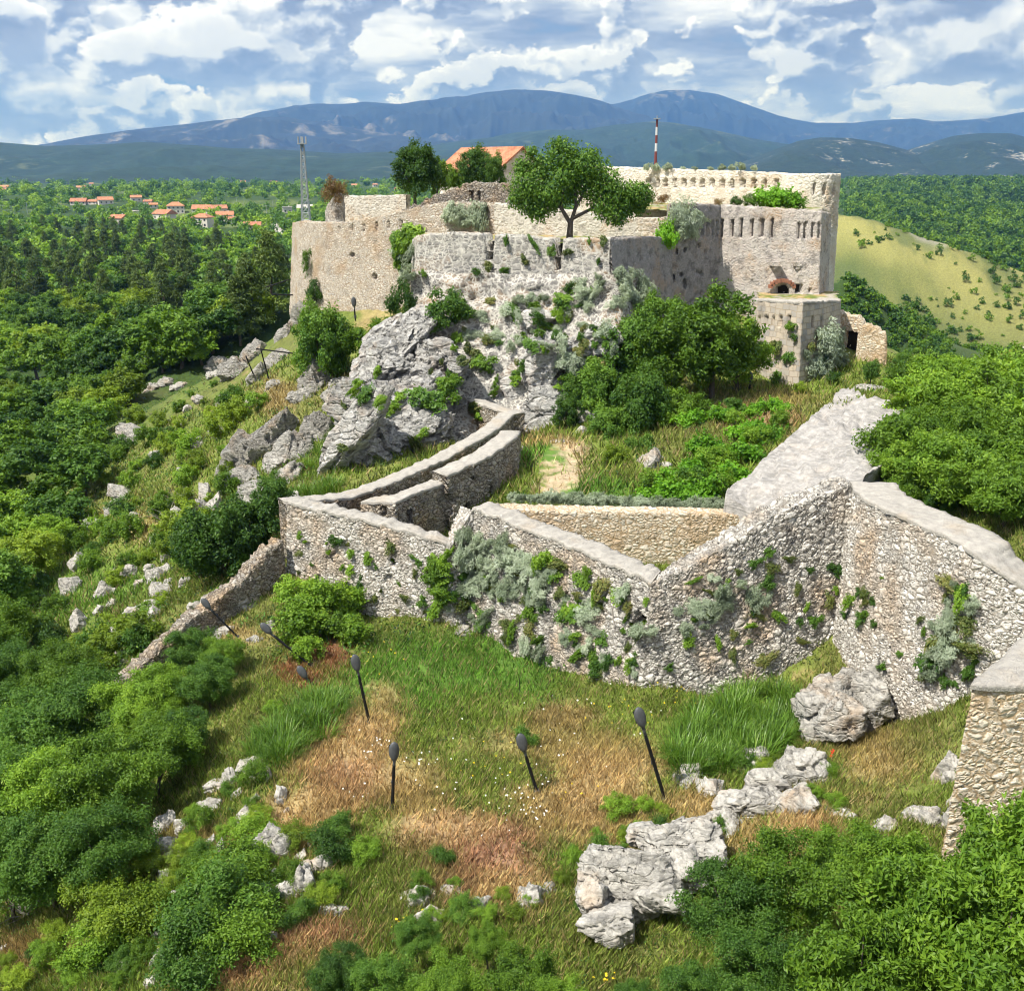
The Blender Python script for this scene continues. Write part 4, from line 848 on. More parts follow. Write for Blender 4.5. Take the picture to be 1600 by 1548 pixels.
# px, py, half width in photo px, squash, tilt, label
ROCKS = [
 (395,715,36,1.7,-40,'tall pale striped rock left of the zigzag wall'),(425,690,32,1.6,-42,'striated white rock beside the tall striped one'),(385,750,26,1.5,-35,'rounded white rock under the striped outcrop'),(415,770,28,1.2,-30,'pale rock block low in the striped outcrop'),
 (448,715,24,1.8,-45,'slanting rock leaf at the right of the striped outcrop'),(498,680,24,2.2,-25,'smooth upright pale rock above the ferns'),(455,745,20,1.4,-40,'small slanting rock between ferns and outcrop'),
 (490,600,22,1.5,-10,'white rock under the dark tree'),(472,622,16,1.2,0,'small white rock left of the dark tree foot'),(535,620,24,1.1,-30,'white boulder right of the dark tree foot'),(530,600,16,1.2,20,'small pale rock on the slope under the curtain wall'),(552,610,14,1.3,0,'lone pale stone near the cliff rib'),(520,640,15,1.0,0,'round pale stone below the dark tree'),
 (352,572,20,.8,-30,'pale flat rock on the ridge edge by the forest'),(372,580,24,.8,-35,'grey streaked ridge rock near the wooden poles'),(400,555,22,1.0,-25,'white ridge rock below the fortress corner'),(340,586,14,.7,-20,'small flat rock at the ridge end'),(405,590,16,1.4,-30,'upright rock on the ridge edge'),(440,560,18,1.5,-20,'pale rock at the foot of the curtain corner'),(447,520,14,2.0,0,'thin pale rock face under the curtain corner'),(470,495,15,1.7,0,'narrow rock under the curtain wall left end'),(432,600,14,1.0,0,'stone in dry weeds under the ridge'),
 (240,605,14,.6,-20,'flat white stone in the left thicket'),(262,600,16,.6,-10,'white stone beside the flat one in the left thicket'),(280,604,12,.7,0,'small rounded stone in the left thicket'),(232,612,9,.7,0,'tiny stone at the left of the thicket stones'),
 (215,680,24,.45,-38,'long sunlit rock ledge in the left woods'),(190,705,16,.5,-40,'lower end of the sunlit ledge in the woods'),(195,770,20,.5,-35,'pale ledge among bushes on the left slope'),(165,820,22,.35,-30,'low pale ledge with dry grass on the left slope'),(150,520,11,.9,0,'white rock in a clearing of the left forest'),(135,525,9,.7,0,'smaller rock in the forest clearing'),(78,536,8,.7,0,'lone white stone in the far left forest'),
 (18,685,14,.6,0,'white stone in the dry clearing at the left edge'),(40,690,9,.6,0,'small stone in the dry clearing at the left edge'),
 (243,895,14,1.4,0,'white standing stone on the left slope'),(262,890,10,1.3,0,'white stone beside the standing stone'),(262,925,16,1.2,20,'white block under the standing stones'),(265,910,10,1.0,0,'small white block between the standing stones'),(175,945,10,1.3,-20,'pointed white stone on the left slope'),(222,955,18,.7,0,'flat white stone above the descending wall'),(243,965,18,.9,-10,'rounded white boulder above the descending wall'),(180,1000,15,1.9,-25,'white rock fin on the left slope'),(168,1035,15,1.6,-30,'lower half of the white rock fin'),(187,1030,10,1.8,-20,'thin rock beside the white fin'),(217,995,14,1.2,-30,'white rock behind the descending wall'),(100,1030,12,1.8,-25,'slender white rock at the left among bushes'),(110,1012,7,1.2,0,'small white rock above the slender one'),(240,975,9,.9,0,'small boulder touching the rounded white one'),
 (385,945,26,.8,-15,'pale boulder against the descending wall top'),(355,985,16,.8,0,'pale boulder under the leaning lamp'),(420,978,14,1.2,0,'pale round stone behind the second leaning lamp'),(398,1000,12,.8,0,'small stone in dry grass near the leaning lamps'),(468,927,11,1.1,0,'white stone below the zigzag wall'),(512,932,9,.8,0,'white stone in the ivy below the zigzag wall'),(450,895,10,1.2,0,'stone at the foot of the zigzag corner'),
 (395,1198,17,.8,-15,'white rock left of the dry grass strip'),(415,1210,14,1.2,-30,'slanting rock left of the dry grass strip'),(333,1260,18,1.4,0,'grey knobbly rock among left bushes'),(345,1225,16,.7,0,'rock above the knobbly one'),(285,1290,13,1.2,-20,'white rock at the lower left'),(265,1325,18,1.3,-20,'white double rock at the lower left'),(240,1345,14,.8,-20,'flat rock beside the double rock'),(283,1340,12,1.1,0,'rock right of the double rock'),(312,1365,15,1.3,0,'pale rock above the broad shrub'),(340,1330,13,2.0,-30,'tall pale fin above the broad shrub'),(370,1290,12,1.6,-20,'rock fin at the edge of the dry grass'),(395,1275,16,1.2,-20,'pale brown rock at the edge of the dry grass'),
 (425,1335,24,1.7,0,'big fissured rock at the lower left centre'),(455,1395,20,1.6,0,'broken rock under the fissured one'),(475,1385,20,1.8,-10,'layered rock beside the dark shrub'),(465,1440,14,1.3,0,'low rock at the end of the layered outcrop'),(512,1425,13,1.9,-20,'slim rock between green tufts'),(430,1370,14,1.2,0,'dark cracked rock in the layered outcrop'),(445,1320,13,1.1,0,'pale knob on top of the fissured rock'),
 (215,1410,21,1.2,0,'large white rock beside the yellow green bush'),(250,1500,14,1.6,0,'white rock column near the bottom left'),(245,1530,15,.9,0,'pale rock at the bottom left'),(95,1490,8,.8,0,'small white stone at the bottom left'),(80,1535,9,.7,0,'small pale stone in the bottom left corner'),(10,1480,7,1,0,'white stone at the left edge near the bottom'),(10,1145,9,1.2,0,'white stone at the left edge among dark trees'),(180,1460,12,1.0,0,'dark rock inside the yellow green bush'),
 (655,1405,20,1.6,30,'curved pale rock in the lower centre'),(672,1430,18,.8,0,'low pale rock right of the curved one'),(710,1395,17,1.1,0,'rock under the reddish grass'),(752,1418,17,1.2,-15,'white rock above the bottom shrubs'),(830,1408,24,1.1,-15,'white peaked rock above the bottom shrubs'),(858,1395,13,1.7,20,'curved pale fin beside the peaked rock'),(790,1430,10,.9,0,'small rock between the white ones above the bottom shrubs'),
 (1330,1150,0,1,0,None),
 (1170,1190,34,1.0,-10,'knobbly pale rock below the long bladed plants'),(1240,1210,38,1.0,10,'white knobbly rock beside the long bladed plants'),(1200,1255,40,.9,0,'grey white outcrop right of the near lamp'),(1255,1255,30,.9,0,'low outcrop right end beside the straw patch'),(1110,1235,22,.9,0,'rock at the foot of the near lamp'),(1080,1215,22,.8,0,'small rock behind the near lamp foot'),(1140,1280,28,.7,0,'flat rock under the near lamp outcrop'),
 (1320,1275,22,1.0,0,'grey boulder above the bottom right trees'),(1448,1280,24,1.2,0,'rounded grey boulder left of the near wall'),(1380,1290,16,1.0,0,'small boulder between the two grey ones'),(1490,1215,14,1.5,0,'white rock against the near wall'),(1490,1290,16,2.2,0,'upright grey rock beside the near wall corner'),
 
 (765,975,20,.5,15,'pale flat stone at the foot of the broad wall'),(720,985,15,.5,0,'flat stone in the lush grass'),(920,620,10,.8,0,'pale stone under the trees by the apron'),(858,632,11,1,0,'round white stone beside the crag foot'),(875,690,14,.6,0,'yellowish stone on the path edge'),(815,700,10,.5,0,'flat stone at the grassy path end'),(925,655,18,1.1,0,'yellow white rock among the trees above the path'),(945,670,14,1.1,0,'ochre rock among the trees above the path'),(910,675,14,.8,0,'small ochre rock above the path'),(955,645,12,1,0,'pale rock inside the tree group'),
 (1020,722,18,1.2,-20,'grey pointed rock on the green bank'),(1043,725,11,1.0,0,'small grey rock on the green bank'),(1080,700,7,1.2,0,'tiny white rock higher on the green bank'),(1227,636,8,.8,0,'little white stone near the top of the slab'),(1370,613,26,.5,-8,'flat white rock on the grassy crest'),(1090,640,12,.8,0,'pale stone below the tree group'),(1420,655,12,.6,0,'white stone at the edge of the mound trees'),(1590,790,16,1.1,0,'pale rock at the right edge beyond the wide cap'),(1575,770,12,1.0,0,'small pale rock at the right edge beyond the wide cap'),
 (905,1545,16,.6,0,'pale stone at the bottom edge centre'),(1065,1540,14,.6,-20,'pale pointed stone at the bottom edge right of centre')]
for i, (px, py, hw, q, tilt, lb) in enumerate(ROCKS):
    if not lb: continue
    g0 = ground_at(px, py); s = hw / FPX * np.linalg.norm(g0) * (1.32 if hw >= 16 else 1.12); me, P, F = VARI[i % 8]
    rz = random.uniform(-.5, .5)
    put_rock(me, P, F, px, py, None, (s * 1.05, s * random.uniform(.8, 1.1), s * q), (R(random.uniform(-12, 12)), R(-tilt * .7), rz), lb, sink=(.22 if hw >= 15 else .32), name='boulder' if hw > 18 else 'rock')
for i, (px, py, D, sz, ro, lb) in enumerate([(1300,1055,38.4,(1.25,1.1,1.2),(0,-10,0),'big white boulder below the tall white wall'), (1345,1025,39.0,(1.0,1.0,1.5),(0,20,0),'white boulder leaning on the tall white wall'), (1318,1112,37.4,(1.4,1.1,1.1),(0,0,30),'grey undercut boulder below the tall white wall'), (1272,1045,39.2,(.55,.6,.7),(0,0,0),'knobbly grey rock left of the big white boulder'), (1366,990,39.8,(.6,.6,1.4),(0,20,0),'pointed white rock at the wall face'), (1368,1085,38.2,(.9,.8,1.2),(0,10,0),'white block between boulder and wall'), (1285,1095,37.4,(.6,.6,.7),(0,0,0),'grey block at the foot of the big white boulder'), (1200,1215,33.2,(.75,.7,.6),(0,0,0),'fractured white block above the knobbly outcrop'), (1265,1190,34.2,(.7,.6,.6),(0,15,0),'pale block between outcrop and poppies'), (1150,1250,32.2,(.7,.6,.45),(0,-10,0),'low broken block beside the near lamp foot'), (1232,1262,32.0,(.8,.6,.5),(0,0,20),'broken grey white block low in the outcrop'), (1500,1270,30.5,(.5,.5,1.0),(0,0,0),'tall grey rock touching the near wall'), (1480,1210,32.6,(.5,.5,.8),(0,0,0),'pale rock in the grass left of the near wall')]):
    me, P, F = VARI[(i * 3) % 8]; q_ = PD(px, py, D); q_[2] = min(q_[2], float(H(q_[0], q_[1])) + .75 * sz[2]); a_, b_ = proj(q_)
    put_rock(me, P, F, float(a_), float(b_), float(q_[1]), sz, tuple(R(a) for a in ro), lb, name='boulder')
# the big undercut rock in front
me, P, F = rock_mesh(301, 6, 10, .15, 1.5, 'rock', strata=.3, cells=60)
put_rock(me, P, F, 978, 1378, 27.9, (1.55, 1.35, .75), (R(38), R(20), R(-14)), 'largest pale rock with a dark undercut at the bottom centre', name='boulder')
me, P, F = rock_mesh(302, 6, 12, .16, 1.8, 'rock', cells=60)
put_rock(me, P, F, 1060, 1325, 29.2, (1.35, 1.3, .7), (R(15), R(-8), R(30)), 'pale rock shelf behind the largest undercut rock', name='boulder')
for i, (px, py, D, sz, ro, lb) in enumerate([(1075,1352,28.6,(.8,.7,.6),(10,20,0),'broken grey block right of the largest rock'), (1030,1400,27.2,(.75,.6,.55),(20,10,0),'fissured grey block under the right end of the largest rock'), (925,1400,27.3,(.6,.7,.6),(20,30,0),'sharp edged grey block at the left tip of the largest rock'), (1100,1310,29.6,(.7,.6,.5),(0,10,40),'grey block half hidden by the bottom right trees'), (1010,1300,30.0,(.6,.6,.4),(0,0,0),'low pale block behind the largest rock')]):
    me, P, F = VARI[(i * 3 + 1) % 8]; put_rock(me, P, F, px, py, D, sz, tuple(R(a) for a in ro), lb, name='boulder')
me, P, F = rock_mesh(303, 5, 12, .13, 1.6, 'rock')
put_rock(me, P, F, 950, 1438, 26.4, (.95, .8, .5), (0, 0, 0), 'small pale rocks under the undercut', name='boulder')
print('meshes to solids', len(HIT))
# ------------------------------------------------------------------ foliage builders
def nrmz(a): return a / (np.linalg.norm(a, axis=-1, keepdims=True) + 1e-9)
def leaf_quads(C, N, L, W, r, droop=0.25, fold=0.0):
    n = len(C); T = nrmz(np.cross(N, r.normal(size=(n, 3)))); T[:, 2] -= droop; T = nrmz(T); S = nrmz(np.cross(N, T))
    l = L * r.uniform(.65, 1.35, n)[:, None]; w = W * r.uniform(.7, 1.3, n)[:, None]
    a = C - T * l * .5; b = C + S * w * .5 + T * l * .02; c = C + T * l * .5 - N * l * .12; d = C - S * w * .5 + T * l * .02
    V = np.stack([a, b, c, d], 1).reshape(-1, 3); F = np.arange(4 * n).reshape(n, 4); return V, F
def crown_pts(r, Rx, Ry, Rz, zc, K, n, cr=(.28, .45), kind='round'):
    if kind == 'round':
        C = nrmz(r.normal(size=(K, 3))) * (r.uniform(.15, .86, K) ** .6)[:, None]
        C = C * [Rx, Ry, Rz] + [0, 0, zc]; rad = r.uniform(*cr, K)[:, None] * np.array([[Rx, Ry, (Rx + Rz) * .5]]) * r.uniform(.75, 1.25, (K, 3))
    elif kind == 'pine':
        t = np.sort(r.uniform(0, 1, K)); ph = r.uniform(0, 6.28, K); rr = (1 - t) ** .7 * .72 + .05
        C = np.stack([Rx * rr * np.cos(ph), Ry * rr * np.sin(ph), zc - Rz + 2 * Rz * t], -1)
        rad = np.stack([Rx * (.42 - .2 * t), Ry * (.42 - .2 * t), Rz * .10 + 0 * t], -1)
    wts = rad[:, 0] * rad[:, 1]; wts = wts / wts.sum(); k = r.choice(K, n, p=wts)
    u = nrmz(r.normal(size=(n, 3)) + [0, 0, .35])
    bump = 1 + .38 * (vn(u * 3.3 + k[:, None] * 7.7) * 2 - 1)
    P = C[k] + u * rad[k] * ((r.uniform(.12, 1.12, n) ** .6) * bump)[:, None]
    # shoots that break the outline
    m_ = int(n * .12); q = r.integers(0, n, m_); nd = 14 * K // 10; kd = r.integers(0, K, nd); dirs = nrmz(r.normal(size=(nd, 3)) + [0, 0, .5]); j = r.integers(0, nd, m_); t_ = r.uniform(.75, 1.65, m_)[:, None]
    P[q] = C[kd[j]] + dirs[j] * rad[kd[j]] * t_ + r.normal(size=(m_, 3)) * .035 * Rx; k[q] = kd[j]; u[q] = dirs[j]
    P += r.normal(size=(n, 3)) * .03 * Rx
    out = nrmz(u * .55 + nrmz(P - [0, 0, zc - Rz * .3]) * .3 + [0, 0, .45] + r.normal(size=(n, 3)) * .55)
    return P, out, k, C, rad
def make_crown(seed, R3, zc, K, n, L, W, mat, kind='round', droop=.25, cr=(.28, .45)):
    r = np.random.default_rng(seed); P, N, k, C, rad = crown_pts(r, *R3, zc, K, n, cr, kind)
    V, F = leaf_quads(P, N, L, W, r, droop); kc = r.uniform(0, 1, K)
    rnd = np.clip(.45 * kc[k] + .55 * r.uniform(0, 1, n), 0, 1)
    return mesh('crown', V, F, [M[mat]], attrs={'rnd': ('FACE', 'FLOAT', rnd)}), C, V, F, rnd
def make_trunk(seed, h, r0, C, mat='bark', nb=7, lean=0.0, base=0.0):
    r = np.random.default_rng(seed + 9); mb = MB(); k = 7
    pts = [[lean * h * t * t + .05 * h * math.sin(3 * t + seed), .05 * h * math.sin(2.3 * t + seed * 2), -.25 * (t == 0) + h * t] for t in np.linspace(0, 1, 6)]
    mb.tube(pts, [r0 * (1.25 - .95 * t) for t in np.linspace(0, 1, 6)], 8)
    idx = r.choice(len(C), min(nb, len(C)), replace=False)
    for i in idx:
        s = r.uniform(.3, .75); p0 = np.array(pts[int(s * 5)]); p1 = C[i]; m = p0 * .5 + p1 * .5 + [0, 0, .08 * h]
        mb.tube([p0, m, p1 * .95 + p0 * .05], [r0 * .45, r0 * .3, r0 * .1], 5)
    return mb.mesh('trunk', [M[mat]], True)
def make_tree(name, seed, h, R3, K, n, L, W, mat, kind='round', tr=.18, nb=7, trunk_f=.55, droop=.25, cr=(.28, .45), zc=None, bark='bark'):
    zc = h - R3[2] if zc is None else zc
    me, C, V, F, rnd = make_crown(seed, R3, zc, K, n, L, W, mat, kind, droop, cr)
    root = bpy.data.objects.new(name, None); root.empty_display_size = .5
    tm = make_trunk(seed, h * trunk_f, tr, C, bark, nb)
    root['_m'] = 1; del root['_m']
    return dict(name=name, h=h, parts=[('trunk', tm), ('crown', me)], data=(V, F, rnd))
def make_bush(name, seed, h, R3, K, n, L, W, mat, droop=.1, cr=(.3, .5)):
    me, C, V, F, rnd = make_crown(seed, R3, h * .48, K, n, L, W, mat, 'round', droop, cr)
    return dict(name=name, h=h, parts=[(None, me)], data=(V, F, rnd))
def place(pr, loc, height, label, cat, group=None, rz=None, name=None, sx=1.0, tilt=0.0):
    s = height / pr['h']; nm = name or pr['name']
    rz = random.uniform(0, 6.28) if rz is None else rz
    if len(pr['parts']) == 1:
        o = link(nm, pr['parts'][0][1])
    else:
        o = bpy.data.objects.new(nm, None); o.empty_display_size = .5; COL.objects.link(o)
        for pn, me in pr['parts']: link(pn, me, o)
    o.location = loc; o.scale = (s * sx, s * sx, s); o.rotation_euler = (tilt, random.uniform(-.06, .06), rz)
    return tag(o, label, cat, group)

def zone(poly, px, py):
    P = np.array(poly, float); x0, y0 = P.min(0); x1, y1 = P.max(0); a = (px - x0) / (x1 - x0); b = (py - y0) / (y1 - y0)
    v = ('upper', 'middle', 'lower')[min(2, int(b * 3))]; h_ = ('left', 'centre', 'right')[min(2, int(a * 3))]
    return f'{v} {h_}'
NEAR = [make_tree('broadleaf_tree', 11 + i, 5.0, (2.6, 2.6, 1.9), 70, 34000, .135, .062, m, tr=.10, cr=(.12, .24)) for i, m in enumerate(('leaf_a', 'leaf_b', 'leaf_a'))]
WALN = [make_tree('large_leaved_tree', 21 + i, 4.0, (2.5, 2.5, 1.7), 60, 17000, .22, .085, 'leaf_a', tr=.09, cr=(.13, .26), droop=.5) for i in range(2)]
MIDT = [make_tree('broadleaf_tree', 31 + i, 7.0, (3.2, 3.0, 3.0), 60, 14000, .27, .14, m, tr=.16, cr=(.13, .27)) for i, m in enumerate(('leaf_a', 'leaf_b', 'leaf_a', 'leaf_c'))]
FART = [make_tree('broadleaf_tree', 41 + i, 8.0, (3.6, 3.6, 3.3), 40, 5200, .50, .26, m, tr=.2, nb=4, cr=(.15, .30)) for i, m in enumerate(('leaf_a', 'leaf_b', 'leaf_a', 'leaf_b', 'leaf_c'))]
PINE = [make_tree('pine_tree', 51 + i, 11.0, (3.3, 3.3, 4.6), 60, 4800, .62, .16, 'leaf_pine', 'pine', tr=.2, nb=4, trunk_f=.9, droop=0) for i in range(3)]
BUSH_N = [make_bush('shrub', 61 + i, 1.5, (1.1, 1.0, .85), 24, 7500, .085, .042, m, cr=(.2, .38)) for i, m in enumerate(('leaf_a', 'leaf_b', 'leaf_c', 'leaf_a'))]
BUSH_M = [make_bush('shrub', 71 + i, 2.4, (1.6, 1.5, 1.3), 24, 3800, .20, .10, m, cr=(.2, .36)) for i, m in enumerate(('leaf_a', 'leaf_b', 'leaf_c', 'leaf_b', 'leaf_a'))]
VINE = [make_bush('vine_mound', 81 + i, 1.0, (1.3, 1.2, .5), 12, 2600, .16, .12, 'leaf_vine') for i in range(2)]
RUST = [make_bush('dry_bush', 85, 1.4, (1.1, 1.0, .7), 10, 1800, .14, .05, 'leaf_rust')]
def make_tuft(name, seed, n, Lr, w, mat, spread=.75, segs=3, up=.6, gravity=.9, radius=.18):
    r = np.random.default_rng(seed); V = []; F = []; rnd = []
    ph = r.uniform(0, 6.28, n); rr = radius * np.sqrt(r.uniform(0, 1, n)); L = r.uniform(*Lr, n)
    o = np.stack([rr * np.cos(ph), rr * np.sin(ph), 0 * ph], -1); ph2 = ph + r.normal(0, .7, n); tl = r.uniform(.1, 1, n) * spread
    d = np.stack([np.cos(ph2) * tl, np.sin(ph2) * tl, up + 0 * ph], -1); d = nrmz(d); s = nrmz(np.cross(d, [0, 0, 1.0]))
    P = o.copy(); vs = []
    for k in range(segs + 1):
        ww = w * (1 - (k / segs) ** 1.5 * .95) * .5
        vs.append(P - s * ww); vs.append(P + s * ww)
        P = P + d * (L / segs)[:, None]; d = nrmz(d + np.array([0, 0, -gravity / segs]) * r.uniform(.5, 1.3, n)[:, None])
    Vt = np.stack(vs, 1); m = 2 * (segs + 1); V = Vt.reshape(-1, 3)
    F = np.concatenate([np.array([[2 * k, 2 * k + 1, 2 * k + 3, 2 * k + 2]]) + (np.arange(n) * m)[:, None] for k in range(segs)])
    rnd = np.tile(r.uniform(0, 1, n), segs)
    me = mesh(name, V, F, [M[mat]], attrs={'rnd': ('FACE', 'FLOAT', rnd)})
    return dict(name=name, h=float(V[:, 2].max()), parts=[(None, me)], data=(V, F, rnd))
BLADE = [make_tuft('iris_clump', 90 + i, 110, (.5, .95), .035, 'leaf_blade', .8, 4, .8, 1.3, .3) for i in range(3)]
SILV = [make_bush('silver_shrub', 94 + i, .6, (.42, .40, .36), 12, 1500, .13, .022, 'leaf_silver', cr=(.25, .5)) for i in range(3)]
WILD = [make_bush('wall_plant', 98 + i, .5, (.36, .34, .3), 10, 900, .09, .035, m, cr=(.25, .5)) for i, m in enumerate(('leaf_a', 'wild', 'leaf_b'))]
SILF = [make_bush('silver_shrub', 104, .8, (.6, .6, .45), 12, 900, .20, .045, 'leaf_silver', cr=(.25, .5))]
WILF = [make_bush('wall_plant', 106 + i, .7, (.5, .5, .42), 12, 700, .16, .07, m, cr=(.25, .5)) for i, m in enumerate(('leaf_b', 'wild', 'leaf_a'))]
# nearest solid surface of the built masonry behind a point of the photograph
_sv, _sf, _bn = [], [], 0
_own = []
for nme, V, Fs in HIT[1:]:
    if nme in ('boulder', 'rock'): continue
    if len(V) > 45000 and 'wall' not in nme: continue
    for F in Fs: _sf += (F + _bn).tolist(); _own += [nme] * len(F)
    _sv.append(V); _bn += len(V)
_bvh = BVHTree.FromPolygons(np.concatenate(_sv).tolist(), _sf)
def surf(px, py):
    r = ray(px, py); r = r / np.linalg.norm(r)
    loc, nor, idx, dist = _bvh.ray_cast(Vector((0, 0, 0)), Vector(r), 400)
    if loc is None: return None
    if nor.dot(Vector(r)) > 0: nor = -nor
    return np.array(loc), np.array(nor), _own[idx], dist
print('bvh ok', len(_sf))

# ------------------------------------------------------------------ individual trees
def T(pr, px, py, D, h, label, cat='tree', sx=1.0, name=None, group=None, dz=0.0):
    loc = PD(px, py, D) if D else ground_at(px, py)
    loc = loc + np.array([0, 0, dz]); return place(pr, loc, h, label, cat, group, sx=sx, name=name)
# the tree on the bastion: its own crown and forked trunk
def bastion_tree():
    r = np.random.default_rng(5); base = PD(889, 382, 84.0)
    root = link('spreading_tree', None, loc=tuple(base)); tag(root, 'round crowned tree with a forked dark trunk standing on the bastion', 'tree')
    cl = [(-3.0, 0, 4.3, 1.7), (-1.9, .6, 5.6, 1.5), (-1.6, -.6, 3.6, 1.3), (-.3, .3, 6.4, 1.35), (.9, -.2, 5.6, 1.5), (1.9, .4, 5.2, 1.4), (2.9, .0, 4.2, 1.45), (3.9, .2, 3.5, 1.35), (4.8, 0, 3.6, 1.2), (5.3, -.3, 3.9, .8), (3.0, -.5, 2.4, 1.1), (3.9, .4, 2.2, .9),
          (.5, .8, 4.6, 1.3), (-2.6, .2, 2.7, 1.0), (-3.5, .1, 5.6, .8), (1.5, .9, 6.3, .9), (-.9, .1, 7.1, .8), (-2.9,0,6.6,.6), (5.2,.3,2.7,.8), (-.4, -.6, 4.9, 1.1), (-3.2, .2, 3.3, 1.3), (-2.2, -.3, 2.3, .9), (-.2, .6, 3.6, 1.2), (1.6, .3, 3.9, 1.3), (2.4, -.3, 2.9, 1.1), (4.4, .4, 2.9, 1.1), (5.6, .2, 3.3, .8), (-1.2, .8, 2.9, .9), (3.6, .2, 1.7, .6), (-3.9, 0, 3.2, .7)]
    C = np.array([c[:3] for c in cl]); rad = np.array([[c[3]] * 3 for c in cl]) * [1, 1, .85]; n = 24000
    k = r.choice(len(cl), n, p=(rad[:, 0] ** 2) / (rad[:, 0] ** 2).sum()); u = nrmz(r.normal(size=(n, 3)))
    P = C[k] + u * rad[k] * (r.uniform(.35, 1.1, n) * (1 + .3 * (vn(u * 3 + k[:, None] * 5) * 2 - 1)))[:, None]
    V, F = leaf_quads(P, nrmz(u + [0, 0, .4] + r.normal(size=(n, 3)) * .5), .24, .13, r)
    link('crown', mesh('crown', V, F, [M['leaf_b']], attrs={'rnd': ('FACE', 'FLOAT', r.uniform(0, 1, n))}), root)
    mb = MB(); mb.tube([(0, 0, -.5), (.05, 0, .8), (.1, 0, 1.6)], [.32, .24, .2], 9)
    mb.tube([(.1, 0, 1.5), (-.6, 0, 2.6), (-1.4, 0, 3.6), (-2.6, 0, 4.6)], [.17, .14, .1, .04], 7); mb.tube([(.1, 0, 1.5), (.5, .1, 2.8), (.4, .2, 4.4), (.3, .3, 6)], [.16, .13, .09, .03], 7)
    mb.tube([(.3, 0, 1.9), (1.5, 0, 2.5), (2.6, 0, 3.2), (4.6, 0, 3.6)], [.14, .12, .09, .03], 7); mb.tube([(.45, 0, 2.6), (1.1, .2, 3.8), (1.5, .3, 5.4)], [.11, .08, .03], 6); mb.tube([(-.6, 0, 2.6), (-.5, -.2, 3.8), (-.8, -.2, 5.8)], [.1, .07, .03], 6)
    mb.tube([(1.5, 0, 2.5), (2.6, -.2, 2.4), (3.6, 0, 2.2)], [.08, .06, .03], 6)
    link('trunk', mb.mesh('trunk', [M['bark']], True), root)
bastion_tree()
T(MIDT[1], 652, 322, 104, 6.0, 'dark green bushy tree at the left behind the curtain wall', sx=1.0)
T(MIDT[2], 682, 318, 107, 4.4, 'smaller bushy tree in front of the orange roof end', sx=.95)
T(MIDT[1], 742, 306, 103, 4.6, 'dark tree in front of the orange roofed house', sx=1.0)
T(MIDT[1], 772, 308, 102, 4.0, 'bushy tree under the gable of the orange roofed house', sx=.7)
T(MIDT[0], 716, 310, 103, 2.8, 'low tree between the two groups before the orange roof', sx=.9)
T(MIDT[1], 503, 612, 85, 7.4, 'tall dark tree against the curtain wall foot', sx=.72)
T(MIDT[1], 520, 596, 86, 5.4, 'dark lower tree beside the tall one at the curtain foot', sx=.8)
T(MIDT[0], 487, 560, 90, 4.4, 'leafy bush clinging to the left of the curtain foot', 'tree', sx=.6)
T(BUSH_M[1], 703, 515, 80.5, 3.0, 'round dark bush growing on the crag crest', 'shrub')
T(BUSH_M[1], 628, 505, 84, 3.2, 'dark green bush in the corner between curtain and bastion', 'shrub', sx=.6)
T(BUSH_M[0], 575, 560, 84, 2.6, 'fresh green bush below the curtain wall', 'shrub', sx=1.2)
T(BUSH_M[0], 600, 535, 85, 2.2, 'small fresh bush near the foot of the curtain wall', 'shrub')
T(BUSH_M[4], 545, 560, 86, 2.6, 'light green bush right of the tall dark tree', 'shrub')
T(BUSH_M[0], 492, 440, 104.5, 3.4, 'ivy bush hanging on the curtain wall left end', 'shrub', sx=.5)
T(BUSH_M[1], 494, 480, 103, 2.6, 'lower ivy bush on the curtain wall left end', 'shrub', sx=.6)
# the thicket of trees on the right of the crag
for i, (px, py, D, h, pr, lb) in enumerate([
 (1110, 620, 75, 7.6, 0, 'tallest tree of the thicket right of the crag'), (1050, 640, 74, 6.6, 2, 'middle tree of the thicket below the dark tower'), (985, 620, 77, 6.4, 1, 'dark tree of the thicket beside the apron'),
 (1150, 615, 77, 5.4, 2, 'right hand tree of the thicket near the small bastion'), (935, 660, 74, 4.6, 1, 'low dark tree at the left of the thicket'), (1000, 690, 70, 5.2, 1, 'dense dark tree low in the thicket'), (950, 715, 69, 3.8, 1, 'small tree over the path end'),
 (1060, 700, 70, 4.0, 0, 'green tree at the front of the thicket'), (900, 650, 75, 3.4, 1, 'bushy sapling left of the ochre rocks'), (885, 675, 72, 2.6, 1, 'small bush at the edge of the path'), (1000, 745, 64, 2.8, 1, 'dark bush shading the lawn by the path'), (960, 750, 62, 2.2, 3, 'low bush right of the gravel path'), (1030, 560, 80, 5, 1, 'dark tree against the shaded bastion side')]):
    T(MIDT[pr], px, py, D, h, lb, sx=1.0)
